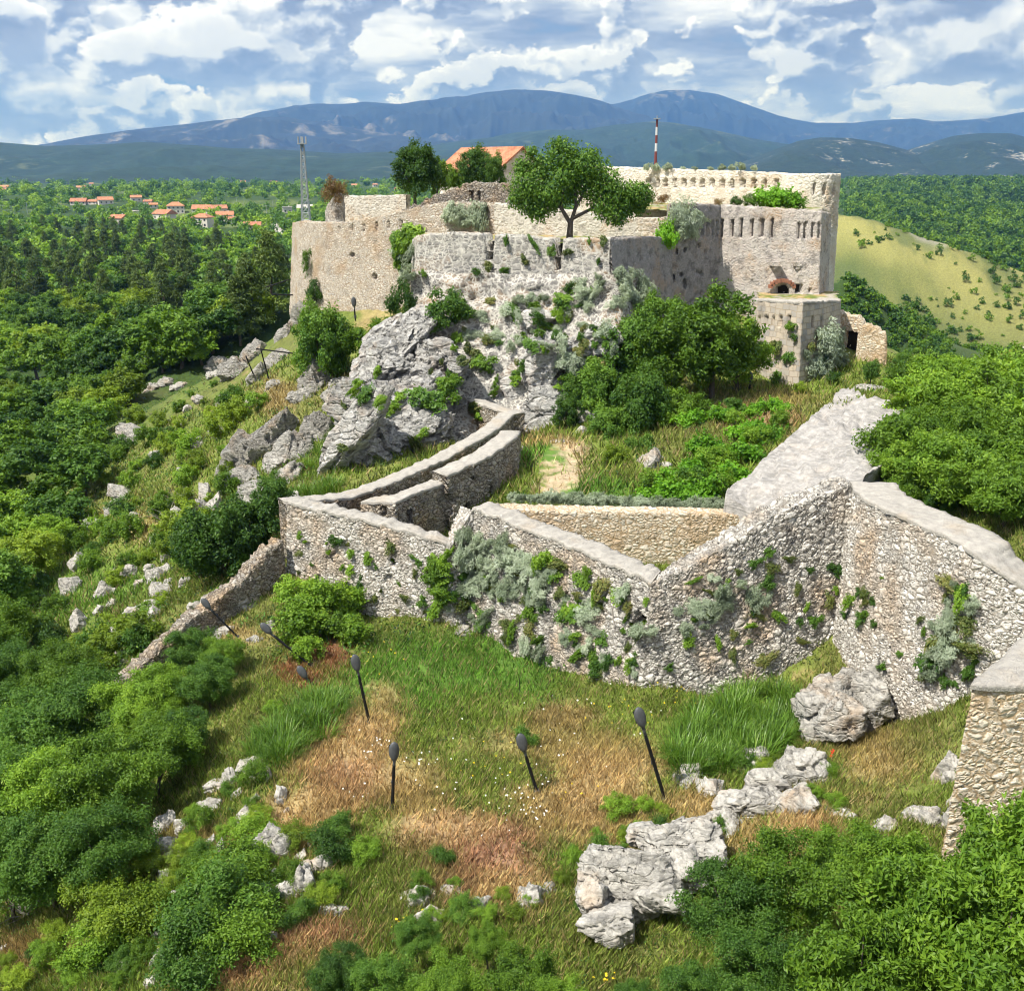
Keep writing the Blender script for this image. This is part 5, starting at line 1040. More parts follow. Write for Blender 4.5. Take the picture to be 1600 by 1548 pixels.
for i, (px, py, h, pr, lb) in enumerate([(1080, 775, 1.6, 1, 'dark shrub behind the retaining wall'), (1130, 735, 1.5, 0, 'bright shrub left of the rock slab'), (1060, 780, 1.7, 0, 'leafy shrub right behind the retaining wall'), (1120, 775, 1.6, 0, 'shrub between retaining wall and slab'), (1180, 700, 1.5, 0, 'leafy shrub on the left edge of the slab'), (1215, 670, 1.2, 0, 'small shrub higher on the left edge of the slab'), (1100, 745, 1.5, 4, 'dense shrub on the green bank'), (1020, 770, 1.4, 0, 'low shrub near the path on the green bank'), (1217, 803, 1.1, 1, 'small dark shrub at the end of the retaining wall'), (1150, 650, 1.3, 3, 'tiny shrub on the heathy bank'),
   (1090, 655, 1.6, 4, 'bright shrub below the thicket'), (1150, 668, 1.2, 0, 'rounded shrub below the small bastion'), (1300, 600, 1.0, 3, 'dark green shrub below the steps'), (1250, 615, 0.8, 2, 'yellow green shrub under the small bastion'), (1385, 752, 1.6, 0, 'leafy shrub covering the lower right corner of the slab'), (1405, 690, 1.4, 1, 'dark shrub at the right rim of the slab'), (1345, 640, .8, 2, 'small yellow green shrub growing on the slab top'), (1290, 775, .8, 1, 'dark shrub at the slab foot behind the cobbled wall')]):
    T((BUSH_M + VINE)[pr], px, py, None, h, lb, 'shrub')
for i, (px, py, h) in enumerate([(1040, 790, 1.2), (1075, 760, 1.2), (1100, 785, 1.2), (1135, 760, 1.1), (1155, 725, 1.1), (1165, 690, 1.0), (1195, 690, 1.0), (1110, 712, 1.0), (1125, 660, .9), (1075, 668, .9), (1180, 650, .8), (1210, 645, .8)]):
    T(VINE[i % 2], px, py, None, h, f'bright creeper mound on the bank, {zone([(1040, 645), (1210, 790)], px, py)} part left of the rock slab', 'creeper', group='creeper mounds on the bank')
# the mound of big-leaved trees beyond the wide cap
for i, (px, py, D, h, lb) in enumerate([
 (1392, 765, 52, 2.2, 'small leafy tree between the rock slab and the wall corner'), (1420, 760, 52, 3.6, 'leafy tree right behind the high wall corner'), (1500, 800, 50, 3.8, 'leafy tree above the middle of the wide cap'), (1560, 790, 53, 4.0, 'leafy tree near the right edge beyond the wide cap'), (1630, 760, 55, 4.6, 'leafy tree cut by the right edge'),
 (1450, 690, 60, 4.2, 'leafy tree in the middle of the mound'), (1540, 700, 61, 5.0, 'broad leafy tree at the upper right of the mound'), (1462, 700, 59, 2.8, 'leafy tree to the right of the slab top'), (1620, 680, 63, 5.2, 'leafy tree at the upper right edge'), (1470, 640, 68, 3.4, 'small leafy tree on the crest of the mound'), (1420, 620, 72, 2.6, 'bush on the crest beside the small bastion steps'), (1560, 640, 69, 4.0, 'leafy crown on the skyline of the mound'), (1430, 800, 47, 2.0, 'low leafy tree pressed against the wide cap'), (1470, 820, 45.5, 2.2, 'low leafy tree just beyond the wide cap'), (1360, 600, 76, 1.8, 'small dark bush right of the ruined doorway'), (1410, 590, 76, 2.0, 'dark bush on the crest at the canyon edge')]):
    T(WALN[i % 2] if i < 13 else MIDT[1], px, py, D, h, lb, sx=1.15 if i < 13 else 1.0)
# dark tree beside the descending wall and ivy below the zigzag wall
T(MIDT[1], 350, 930, 56, 5.6, 'big dark tree above the descending wall', sx=1.0)
T(MIDT[1], 395, 880, 58, 4.2, 'dark tree joined to the big one near the zigzag corner')
T(MIDT[1], 310, 900, 59, 3.8, 'dark lower tree left of the big one')
T(MIDT[1], 430, 820, 60, 3.2, 'dark shrub tree at the zigzag wall end')
for i, (px, py, h, lb) in enumerate([(500, 975, 2.1, 'ivy green bush below the zigzag wall face'), (540, 960, 1.8, 'bright bush at the right below the zigzag wall face'), (470, 1000, 1.9, 'ivy bush behind the leaning lamps'), (520, 1000, 1.5, 'leafy bush above the bare earth patch'), (555, 1005, 1.3, 'bush right of the bare earth patch'), (465, 950, 1.7, 'green bush at the zigzag corner foot'), (480, 1035, 1.2, 'ivy bush beside the short lamp')]):
    T(BUSH_M[0 if i % 2 else 4], px, py, None, h, lb, 'shrub', sx=1.1)
# left lower slope
for i, (px, py, h, pr, lb) in enumerate([
 (60, 1240, 4.6, 1, 'dark tree at the left edge of the lower wood'), (150, 1200, 4.4, 1, 'dark dense tree in the lower wood below the descending wall'), (220, 1170, 3.4, 0, 'green tree under the end of the descending wall'), (40, 1340, 4.4, 1, 'dark tree low at the left edge'), (120, 1330, 4.2, 0, 'tree in the middle of the lower wood'), (190, 1300, 4.0, 0, 'rounded tree on the right of the lower wood'), (250, 1240, 3.2, 0, 'rounded green tree beside the left rocks'), (90, 1420, 3.8, 1, 'dark tree above the brown patch at the lower left'), (20, 1440, 3.4, 1, 'dark tree in the lower left corner region'), (170, 1400, 3.2, 1, 'tree beside the large white rock'), (100, 1130, 4.2, 0, 'green tree left of the descending wall foot'), (20, 1140, 4.6, 1, 'tall tree at the left edge beside a white stone'), (0, 1050, 4.6, 2, 'tree at the far left above the lower wood'),
 (270, 1130, 2.8, 0, 'bush tree below the descending wall'), (330, 1110, 2.4, 1, 'dense bush under the descending wall middle'), (300, 1060, 2.4, 1, 'dark bush touching the descending wall'), (350, 1060, 2.0, 0, 'bush under the leaning lamps'), (250, 1170, 2.2, 0, 'small green bush tree in the lower wood edge'), (290, 1185, 2.2, 1, 'bush beside the dry stalks')]):
    T(NEAR[pr], px, py, None, h, lb, sx=1.05)
for i, (px, py, h, pr, lb) in enumerate([
 (340, 1460, 2.1, 1, 'broad green shrub between the rock groups at the lower left'), (370, 1400, 1.7, 0, 'upper part of the shrub mass beside the fissured rock'), (310, 1520, 1.8, 1, 'green shrub at the bottom left of centre'), (380, 1490, 1.7, 0, 'green shrub with yellow flowers beside it'), (200, 1470, 1.7, 2, 'yellow green bush below the large white rock'), (150, 1430, 1.5, 2, 'yellow green shrub left of the large white rock'), (160, 1500, 1.5, 0, 'green shrub under the yellow green bush'), (515, 1345, 1.1, 1, 'dark juniper like shrub in the dry grass'), (530, 1310, .9, 1, 'dark shrub top in the dry grass'), (570, 1345, .8, 0, 'small green shrub right of the dark one'), (820, 1165, .75, 1, 'small dark shrub behind the middle lamp'), (690, 1350, .6, 1, 'small dark tuft bush in reddish grass'), (940, 1350, .9, 1, 'dark shrub growing on the largest rock'), (1030, 1310, .7, 1, 'dark shrub on the shelf rock'), (965, 1275, .8, 0, 'green shrub behind the largest rock'), (725, 1435, .7, 1, 'dark shrub between the lower rocks'), (400, 1330, 1.2, 0, 'green shrub left of the fissured rock')]):
    T(BUSH_N[pr], px, py, None, h, lb, 'shrub', sx=1.1)
# bottom masses, near the camera
for i, (px, py, D, h, pr, lb) in enumerate([
 (700, 1600, 22.5, 1.9, 0, 'leafy bush at the bottom centre left'), (820, 1600, 22.0, 2.0, 2, 'leafy bush at the bottom centre'), (600, 1600, 23.5, 1.9, 1, 'dark leafy bush left of the bottom centre'), (530, 1560, 24.5, 1.6, 1, 'dark bush beside the reddish strip'), (880, 1620, 21, 1.5, 2, 'low bush under the largest rock'), (760, 1510, 24.5, 1.2, 0, 'bush just below the white rocks'), (650, 1500, 25, 1.3, 1, 'darker bush under the curved pale rock'), (990, 1600, 21.5, 1.1, 1, 'low weeds bush at the bottom edge'),
 (1130, 1500, 23.0, 2.6, 1, 'dark leafy tree right of the largest rock'), (1240, 1470, 23.5, 3.0, 0, 'leafy tree under the straw patch'), (1180, 1600, 21, 2.4, 1, 'dark leafy tree at the bottom edge right of centre'), (1080, 1620, 20.5, 1.8, 1, 'dark leafy bush at the bottom edge'), (1330, 1440, 24, 2.6, 0, 'bright leafy tree below the grey boulder')]):
    T(NEAR[pr], px, py, D, h, lb, sx=1.0)
for i, (px, py, D, h, lb) in enumerate([(1340, 1600, 19.5, 2.6, 'large leaved tree at the bottom right of centre'), (1450, 1540, 20.5, 3.0, 'large leaved tree below the near wall'), (1560, 1580, 19, 3.2, 'large leaved tree in the bottom right corner'), (1570, 1430, 22.5, 2.8, 'large leaved tree growing up against the near wall'), (1420, 1420, 23.5, 2.0, 'large leaved bush between boulder and near wall'), (1640, 1500, 20, 3.4, 'large leaved tree cut by the lower right edge')]):
    T(WALN[i % 2], px, py, D, h, lb, sx=1.0)
# hedge and greenery on the fortress tower
for i, (px, sz, m) in enumerate([(1125, .8, 'RUST'), (1150, .9, 'B'), (1172, 1.1, 'B'), (1195, 1.2, 'V'), (1218, 1.3, 'V'), (1235, 1.0, 'V')]):
    place({'RUST': RUST[0], 'B': BUSH_M[1], 'V': VINE[0]}[m], PD(px, 324, 93.5), sz, 'leafy green hedge section on top of the tower terrace', 'hedge', 'hedge on the tower terrace', name='hedge')
place(RUST[0], PD(1030, 320, 96), 1.1, 'dry brown bush left of the tower top', 'shrub')
place(RUST[0], PD(522, 318, 106), 2.6, 'reddish brown bush behind the left curtain corner', 'shrub', sx=.8)
place(RUST[0], PD(537, 308, 106), 1.6, 'golden brown bush on top of the leaning masonry stump', 'shrub', sx=.6)
place(VINE[0], PD(1042, 388, 87.4), 1.7, 'bright green creeper in the corner of the dark walls', 'creeper', sx=.45)

# ------------------------------------------------------------------ scattered individuals
def in_px(poly, px, py): return inpoly(np.array([px], float), np.array([py], float), np.array(poly, float))[0]
def scatter(poly, n, fn, sep, seed=1):
    r = np.random.default_rng(seed); P = np.array(poly, float); x0, y0 = P.min(0); x1, y1 = P.max(0); pts = []; tries = 0
    while len(pts) < n and tries < n * 40:
        tries += 1; px, py = r.uniform(x0, x1), r.uniform(y0, y1)
        if not in_px(poly, px, py): continue
        s = sep(px, py)
        if any((a - px) ** 2 + ((b - py) * 1.6) ** 2 < s * s for a, b in pts): continue
        pts.append((px, py)); fn(px, py, r)
    return len(pts)
LOOK = {'leaf_a': 'fresh green', 'leaf_b': 'deep green', 'leaf_c': 'yellow green', 'leaf_pine': 'dark', 'leaf_silver': 'silvery', 'wild': 'olive', 'leaf_blade': 'bright', 'leaf_vine': 'bright', 'leaf_rust': 'brown'}
MKEY = {m_.name: k_ for k_, m_ in M.items()}
def look(pr): return LOOK.get(MKEY[pr['parts'][-1][1].materials[0].name], 'green')
def size_word(h, a, b): return 'small' if h < a + (b - a) / 3 else 'large' if h > a + (b - a) * .67 else 'middling'
def ground_near(px, py):
    g_ = ground_at(px, py); return g_, float(np.linalg.norm(g_))
cnt = [0, 0]
def f_forest(px, py, r):
    g_, d_ = ground_near(px, py)
    pine = (py < 500 and r.uniform() < .55) or (py < 560 and px > 250 and r.uniform() < .35)
    if pine: h = r.uniform(8, 12); place(PINE[r.integers(3)], g_, h, f'{size_word(h, 8, 12)} dark conifer in the {zone(FPOLY, px, py)} of the left forest', 'pine tree', 'conifers in the left forest')
    else:
        pr = FART[r.integers(5)] if d_ > 95 else MIDT[r.integers(4)]; lo, hi = (4.5, 8.0) if py < 600 else (3.2, 5.5); h = r.uniform(lo, hi)
        place(pr, g_, h, f'{size_word(h, lo, hi)} {look(pr)} broadleaf tree in the {zone(FPOLY, px, py)} of the left forest', 'tree', 'broadleaf trees of the left forest', sx=1.35)
FPOLY = [(-40, 372), (160, 365), (330, 385), (445, 430), (440, 500), (400, 540), (330, 568), (225, 592), (190, 650), (150, 740), (100, 860), (30, 960), (-40, 1000)]
n1 = scatter([(-40, 372), (160, 365), (330, 385), (445, 430), (440, 500), (400, 540), (330, 568), (225, 592), (190, 650), (150, 740), (100, 860), (30, 960), (-40, 1000)], 290, f_forest, lambda px, py: 13 + (py - 360) * .075, 3)
def f_slope(px, py, r):
    if ((px - 175) / 130) ** 2 + ((py - 940) / 75) ** 2 < 1 and r.uniform() < .75: return
    g_, d_ = ground_near(px, py); k = (0, 2, 2, 4, 1)[r.integers(5)]
    h = r.uniform(.6, 2.1); place(BUSH_M[k], g_, h, f'{size_word(h, .6, 2.1)} {look(BUSH_M[k])} shrub in the {zone(SPOLY, px, py)} of the left slope', 'shrub', 'shrubs of the left slope', sx=r.uniform(.85, 1.25))
SPOLY = [(60, 900), (160, 740), (200, 670), (330, 600), (430, 620), (370, 690), (365, 780), (300, 850), (290, 950), (180, 1060), (60, 1090), (-20, 1060), (-20, 980)]
n2 = scatter(SPOLY, 95, f_slope, lambda px, py: 23, 4)
MPOLY = [(1400, 780), (1470, 680), (1500, 620), (1620, 600), (1620, 830), (1560, 830), (1470, 800)]
def f_mound(px, py, r):
    g_, d_ = ground_near(px, py); h = r.uniform(1.8, 3.0); place(WALN[r.integers(2)], g_, h, f'{size_word(h, 1.8, 3)} leafy tree in the {zone(MPOLY, px, py)} of the right mound', 'tree', 'leafy trees of the right mound', sx=1.25)
scatter(MPOLY, 30, f_mound, lambda px, py: 30, 44)
def f_low(px, py, r):
    g_, d_ = ground_near(px, py)
    pr = BUSH_N[r.integers(4)]; h = r.uniform(.4, 1.0); place(pr, g_, h, f'{size_word(h, .4, 1)} {look(pr)} bush in the {zone([(0, 1060), (560, 1548)], px, py)} of the lower left slope', 'shrub', 'small bushes at the lower left')
n3 = scatter([(240, 1330), (400, 1190), (330, 1140), (470, 1060), (440, 1130), (400, 1230), (420, 1300), (470, 1330), (560, 1420), (440, 1480), (300, 1548), (0, 1548), (0, 1480), (180, 1440)], 60, f_low, lambda px, py: 24, 5)
print('forest', n1, 'slope', n2, 'low', n3)
def f_rock(px, py, r):
    hw = r.uniform(5, 15); g_ = ground_at(px, py); q = hw / FPX * np.linalg.norm(g_) * 1.1; me, P, F = VARI[r.integers(8)]; o = link('rock', me, loc=tuple(g_ + [0, 0, q * .15])); o.scale = (q, q * r.uniform(.7, 1), q * r.uniform(.7, 1.7)); o.rotation_euler = (r.uniform(-.3, .3), r.uniform(.1, .7), r.uniform(0, 3))
    tag(o, f'{size_word(hw, 5, 15)} pale limestone rock scattered in the {zone(RPOLY, px, py)} of the {"upper" if py < 1100 else "lower"} left slope', 'rock', 'limestone rocks on the left slope')
RPOLY = [(90, 900), (190, 760), (330, 600), (430, 600), (470, 780), (400, 900), (300, 960), (180, 1060), (90, 1070)]
scatter(RPOLY, 60, f_rock, lambda px, py: 20, 52)
RPOLY = [(200, 1330), (300, 1250), (400, 1190), (480, 1300), (560, 1440), (440, 1480), (240, 1548), (150, 1548)]
scatter(RPOLY, 45, f_rock, lambda px, py: 20, 53)
def f_tuck(px, py, r):
    pr = (BUSH_N + BLADE[:1])[r.integers(5)]; h = r.uniform(.25, .6); place(pr, ground_at(px, py), h, f'{size_word(h, .25, .6)} green plant growing between the pale foreground rocks, {zone([(870, 1180), (1300, 1470)], px, py)}', 'plant', 'plants between the foreground rocks')
scatter([(860, 1440), (900, 1310), (1000, 1270), (1100, 1240), (1180, 1180), (1300, 1180), (1310, 1260), (1130, 1330), (1100, 1400), (960, 1480)], 60, f_tuck, lambda px, py: 17, 61)
scatter([(640, 1390), (870, 1380), (870, 1440), (640, 1450)], 14, f_tuck, lambda px, py: 15, 62)
# iris-like blade clumps
def f_blade(px, py, r): place(BLADE[r.integers(3)], ground_at(px, py), r.uniform(.8, 1.25), f'long bladed clump beside the near lamp, {zone([(1040, 1085), (1260, 1215)], px, py)} of the patch', 'plant', 'long bladed clumps near the lamp')
scatter([(1040, 1175), (1090, 1110), (1180, 1085), (1245, 1090), (1260, 1150), (1200, 1190), (1090, 1215), (1040, 1205)], 70, f_blade, lambda px, py: 11, 6)
def f_blade2(px, py, r): place(BLADE[r.integers(3)], ground_at(px, py), r.uniform(.7, 1.05), f'long bladed clump left of the dry grass strip, {zone([(395, 1085), (545, 1200)], px, py)}', 'plant', 'long bladed clumps on the left')
scatter([(395, 1150), (470, 1100), (530, 1085), (545, 1110), (500, 1160), (430, 1200), (395, 1190)], 40, f_blade2, lambda px, py: 11, 7)
def f_blade3(px, py, r): place(BLADE[r.integers(3)], ground_at(px, py), r.uniform(.8, 1.2), 'fern like green clump beside the striped rocks', 'plant', 'green clumps by the striped rocks')
scatter([(460, 780), (500, 690), (530, 640), (545, 660), (530, 740), (540, 770), (480, 780)], 30, f_blade3, lambda px, py: 11, 8)
# plants rooted in the walls
def on_wall(region, n, protos, hr, label, cat, group, sep, seed, names=('wall_plant',)):
    def f(px, py, r):
        h_ = surf(px, py)
        if h_ is None or h_[3] > 130: return
        loc, nor, nm, dd = h_; pr = protos[r.integers(len(protos))]
        hh = r.uniform(*hr); o = place(pr, loc - nor * .04, hh, label.replace(' rooted', f', {size_word(hh, *hr)}, rooted') if ' rooted' in label else f'{size_word(hh, *hr)} {look(pr)} ' + label.split(' ', 1)[1] + f', {zone(region, px, py)}', cat, group)
        if ' rooted' in label: o['label'] = f"{size_word(hh, *hr)} {o['label'].replace(', ' + size_word(hh, *hr) + ',', '')}, {zone(region, px, py)}"
        q = Vector(nrmz(np.array([nor[0], nor[1], max(nor[2], 0) + .35]))).to_track_quat('Z', 'Y')
        o.scale = (o.scale[0] * r.uniform(.5, 1.9), o.scale[1] * r.uniform(.5, 1.7), o.scale[2] * r.uniform(.6, 1.1)); o.rotation_mode = 'QUATERNION'; o.rotation_quaternion = q @ Euler((0, 0, r.uniform(0, 6.28))).to_quaternion()
    scatter(region, n, f, lambda px, py: sep, seed)
CW = [(712, 830), (745, 812), (800, 850), (880, 885), (960, 905), (1010, 940), (1010, 1060), (960, 1070), (850, 1030), (780, 990), (700, 960)]
on_wall([(715, 840), (750, 815), (800, 860), (870, 890), (860, 940), (800, 930), (720, 930)], 42, SILV, (.35, .8), 'silvery shrub rooted in the broad capped wall', 'shrub', 'silver shrubs on the broad wall', 9, 11)
on_wall(CW, 30, SILV, (.25, .6), 'silvery shrub rooted in the broad capped wall', 'shrub', 'silver shrubs on the broad wall', 12, 12)
on_wall(CW, 80, WILD, (.2, .6), 'green plant rooted in the broad capped wall', 'plant', 'green plants on the broad wall', 10, 13)
on_wall([(1040, 930), (1110, 900), (1210, 930), (1190, 980), (1150, 1000), (1040, 980)], 13, SILV, (.25, .6), 'silvery shrub rooted in the rising cobbled half of the broad wall', 'shrub', 'silver shrubs on the rising wall', 12, 14)
on_wall([(1040, 920), (1300, 830), (1320, 990), (1100, 1070), (1040, 1060)], 34, WILD, (.2, .45), 'small green plant in the rising cobbled wall', 'plant', 'small plants on the rising wall', 14, 15)
on_wall([(455, 830), (690, 870), (680, 960), (570, 950), (455, 890)], 34, WILD, (.15, .4), 'small green plant in the pale wall face', 'plant', 'small plants on the pale wall', 14, 16)
on_wall([(682, 880), (700, 870), (700, 950), (680, 960)], 12, WILD[:1], (.5, .8), 'bright climbing plant at the end of the pale wall', 'climber', 'climbing plants at the wall end', 6, 17)
on_wall([(1345, 850), (1500, 930), (1440, 1090), (1380, 1080)], 8, WILD, (.15, .3), 'tiny plant in the tall white wall', 'plant', 'tiny plants on the tall white wall', 30, 18)
on_wall([(1488, 900), (1520, 940), (1520, 1060), (1470, 1080), (1450, 1060)], 26, WILD + SILV, (.3, .7), 'weed in the corner where the white and dark walls meet', 'plant', 'weeds in the wall corner', 9, 19)
on_wall([(1330, 930), (1350, 920), (1375, 980), (1300, 1010)], 8, WILD, (.25, .45), 'yellow green weed at the foot of the high corner', 'plant', 'weeds at the high corner foot', 9, 20)
on_wall([(690, 480), (950, 440), (960, 560), (900, 620), (760, 620), (700, 560)], 55, WILF, (.35, .8), 'green tuft growing on the mortared rubble apron', 'plant', 'green tufts on the rubble apron', 13, 21)
on_wall([(720, 500), (950, 430), (960, 560), (900, 620), (760, 600)], 32, SILF, (.4, .9), 'grey green tuft on the mortared rubble apron', 'plant', 'grey tufts on the rubble apron', 14, 22)
on_wall([(955, 420), (1020, 430), (1010, 480), (950, 490)], 16, SILF, (.5, 1.0), 'silvery tuft on the dark bastion side', 'plant', 'silver tufts on the bastion side', 9, 23)
on_wall([(1050, 335), (1095, 340), (1080, 365), (1050, 365)], 14, SILF, (.7, 1.2), 'silvery tuft high on the dark tower', 'plant', 'silver tufts on the dark tower', 8, 24)
on_wall([(620, 370), (650, 360), (645, 440), (625, 430)], 16, SILF + WILF, (.7, 1.4), 'hanging leafy tuft in the corner of curtain and bastion', 'plant', 'tufts in the curtain corner', 8, 25)
on_wall([(700, 330), (760, 335), (755, 352), (690, 352)], 10, SILF, (.6, 1.2), 'silvery tuft at the foot of the upper curtain', 'plant', 'tufts at the upper curtain foot', 9, 26)
on_wall([(660, 375), (950, 375), (950, 430), (660, 430)], 12, WILF, (.3, .6), 'small tuft on the ashlar bastion face', 'plant', 'tufts on the ashlar face', 20, 27)
on_wall([(520, 620), (760, 480), (760, 640), (700, 700), (540, 760)], 24, WILF, (.4, .9), 'green tuft in a crack of the grey crag', 'plant', 'green tufts on the crag', 17, 28)
on_wall([(1255, 540), (1318, 520), (1318, 590), (1260, 590)], 20, SILF, (.5, 1.1), 'silvery tuft on the side of the small bastion', 'plant', 'silver tufts on the small bastion', 9, 29)
on_wall([(1180, 500), (1315, 500), (1315, 600), (1180, 600)], 10, WILF, (.4, .8), 'green tuft on the small bastion', 'plant', 'green tufts on the small bastion', 18, 30)
for i in range(46):     # fringe behind the retaining wall
    px = 800 + i * 8.4 + random.uniform(-4, 4); place(SILV[i % 3], PD(px, 790, 54.2 - i * .045) * [1, 1, 0] + [0, 0, -16.4], random.uniform(.35, .75), f'silvery tuft fringing the {("left end", "left part", "middle", "right part", "right end")[min(4, i // 9)]} of the retaining wall top', 'plant', 'silver tufts along the retaining wall')
for i, (px, D) in enumerate([(1012, 110), (1026, 110), (1045, 109), (1070, 108), (1088, 107), (1112, 106), (1130, 105), (1145, 104), (1160, 103), (1180, 102)]):
    p = PD(px, 268, D); place(SILF[0], (p[0], p[1] + .6, -.1 + 0 * p[2]), random.uniform(.35, .8), 'pale tuft growing along the top of the ring wall', 'plant', 'tufts on the ring wall top')
# ------------------------------------------------------------------ ground cover (uncountable)
def merge(prs, locs, sc, rot, r, tiltn=None):
    Vs, Fs, Rs, Is, n = [], [], [], [], 0
    for i, (l, s, a) in enumerate(zip(locs, sc, rot)):
        V, F, rn = prs[i % len(prs)]['data'] if isinstance(prs[i % len(prs)], dict) else prs[i % len(prs)]
        c, d = math.cos(a), math.sin(a); W = V @ np.array([[c, d, 0], [-d, c, 0], [0, 0, 1]]) * s + l
        Vs.append(W); Fs.append(F + n); Rs.append(rn); Is.append(np.full(len(F), i)); n += len(V)
    return np.concatenate(Vs), np.concatenate(Fs), np.concatenate(Rs), np.concatenate(Is)
def mat_vcol(name, trans=.3):
    m, t = new_mat(name); c = t.n('Attribute', attribute_name='Col').outputs['Color']
    b = t.n('BsdfPrincipled', {'Base Color': c, 'Roughness': .55, 'Specular IOR Level': .25}); tr = t.n('BsdfTranslucent', {'Color': c})
    mx = t.n('MixShader', {0: trans, 1: b.outputs[0], 2: tr.outputs[0]}); o = t.n('OutputMaterial'); t.nt.links.new(mx.outputs[0], o.inputs[0]); return m
M['grass'] = mat_vcol('grass_blades')
_walls2d = []
def grass(name, n, ylo, yhi, hscale, wscale, seed, kind='grass', xr=1.0):
    r = np.random.default_rng(seed)
    # uniform in the picture's depth so that near ground gets more blades
    y = ylo * (yhi / ylo) ** r.uniform(0, 1, n); x = (r.uniform(-40, 1640, n) - 800) / FPX * (y * _c + 18 * _s) * 1.02
    z = H(x, y); P = np.stack([x, y, z - .02], -1); px, py = proj(P)
    k = (py > 560) & (px > -60) & (px < 1660)
    nn = fbm(P * np.array([[.5, .5, 0]]), 3); k &= (r.uniform(0, 1, n) < .85 + nn)
    P = P[k]; n = len(P); col = ground_col(P + np.concatenate([r.normal(size=(n, 2)) * .35, np.zeros((n, 1))], 1))
    dry = (col[:, 0] > col[:, 1]); lush = (col[:, 1] > .17) & (col[:, 0] < .13)
    # no grass on the gravel path
    px, py = proj(P); onpath = (((px - 873) / 32) ** 2 + ((py - 745) / 50) ** 2 < 1) & (r.uniform(0, 1, n) < .93)
    P, col, dry, lush = P[~onpath], col[~onpath], dry[~onpath], lush[~onpath]; n = len(P)
    h = r.uniform(.10, .42, n) * hscale * np.where(lush, 1.25, 1) ; a = r.uniform(0, 6.28, n); lean = r.uniform(.1, .9, n) * h
    tip = P + np.stack([lean * np.cos(a), lean * np.sin(a) * .8, h], -1); s = np.stack([-np.sin(a + 1.1), np.cos(a + 1.1), 0 * a], -1) * (.022 * wscale * r.uniform(.6, 1.6, n))[:, None]
    V = np.stack([P - s, P + s, tip], 1).reshape(-1, 3); F = np.arange(3 * n).reshape(n, 3)
    c = col * (r.uniform(.35, 1.9, n) * (1 + .35 * fbm(P * [2.2, 2.2, 0] + 3, 3)))[:, None] * np.where(dry[:, None], [1.1, 1.02, .95], [1.0, 1.08, .9])
    straw = r.uniform(0, 1, n) < .14; c[straw] = np.array([.42, .33, .16]) * r.uniform(.7, 1.2, straw.sum())[:, None]
    cc = np.ones((n, 4)); cc[:, :3] = np.clip(c, 0, .8)
    tag(link(name, mesh(name, V, F, [M['grass']], attrs={'Col': ('FACE', 'FLOAT_COLOR', cc)})), kind='stuff')
grass('grass', 520000, 21, 60, 1.0, 1.0, 1)
grass('grass', 120000, 55, 100, 1.5, 2.4, 2)
# low leafy undergrowth and weeds covering the open slopes
def undergrowth(n, ylo, yhi, seed, leafL, per, cols, hs):
    r = np.random.default_rng(seed); y = ylo * (yhi / ylo) ** r.uniform(0, 1, n); x = (r.uniform(-60, 1660, n) - 800) / FPX * (y * _c + 20 * _s) * 1.02
    z = H(x, y); P = np.stack([x, y, z], -1); px, py = proj(P); gc = ground_col(P)
    n_ = fbm(P * [.35, .35, 0] + 11, 3)
    left = np.clip((520 - px) / 250, 0, 1); dry = np.clip((gc[:, 0] / gc[:, 1] - .7) * 1.5, 0, .85)
    lushleft = ((px - 170) / 160) ** 2 + ((py - 950) / 70) ** 2 < 1
    k = (py > 555) & (r.uniform(0, 1, n) < (.25 + .65 * left + n_ * .9) * (1 - dry)) & ~inpoly(x, y, COURT) & (((px - 873) / 40) ** 2 + ((py - 745) / 55) ** 2 > 1) & ~((px > 650) & (px < 1020) & (py > 560) & (py < 720)) & (~lushleft | (r.uniform(0, 1, n) < .25))
    P = P[k]; m = len(P); S = r.uniform(.12, .38, m) * hs
    Pl = np.repeat(P, per, 0); Sl = np.repeat(S, per); u = nrmz(r.normal(size=(m * per, 3))); u[:, 2] = np.abs(u[:, 2])
    C = Pl + u * Sl[:, None] * r.uniform(.4, 1.1, m * per)[:, None] * [1.3, 1.3, 1.0]
    V, F = leaf_quads(C, nrmz(u + [0, 0, .5] + r.normal(size=u.shape) * .4), leafL, leafL * .45, r)
    base = np.array(cols)[r.integers(0, len(cols), m)]; c = np.repeat(base, per, 0) * r.uniform(.6, 1.6, m * per)[:, None]
    cc = np.ones((len(c), 4)); cc[:, :3] = np.clip(c, 0, .7)
    tag(link('undergrowth', mesh('undergrowth', V, F, [M['grass']], attrs={'Col': ('FACE', 'FLOAT_COLOR', cc)})), kind='stuff')
UC = [(.04, .10, .012), (.06, .14, .018), (.025, .07, .012), (.09, .15, .02), (.10, .13, .03), (.05, .12, .02), (.16, .16, .05)]
undergrowth(6500, 21, 48, 31, .085, 26, UC, 1.0)
undergrowth(9000, 45, 130, 32, .22, 16, UC, 2.0)
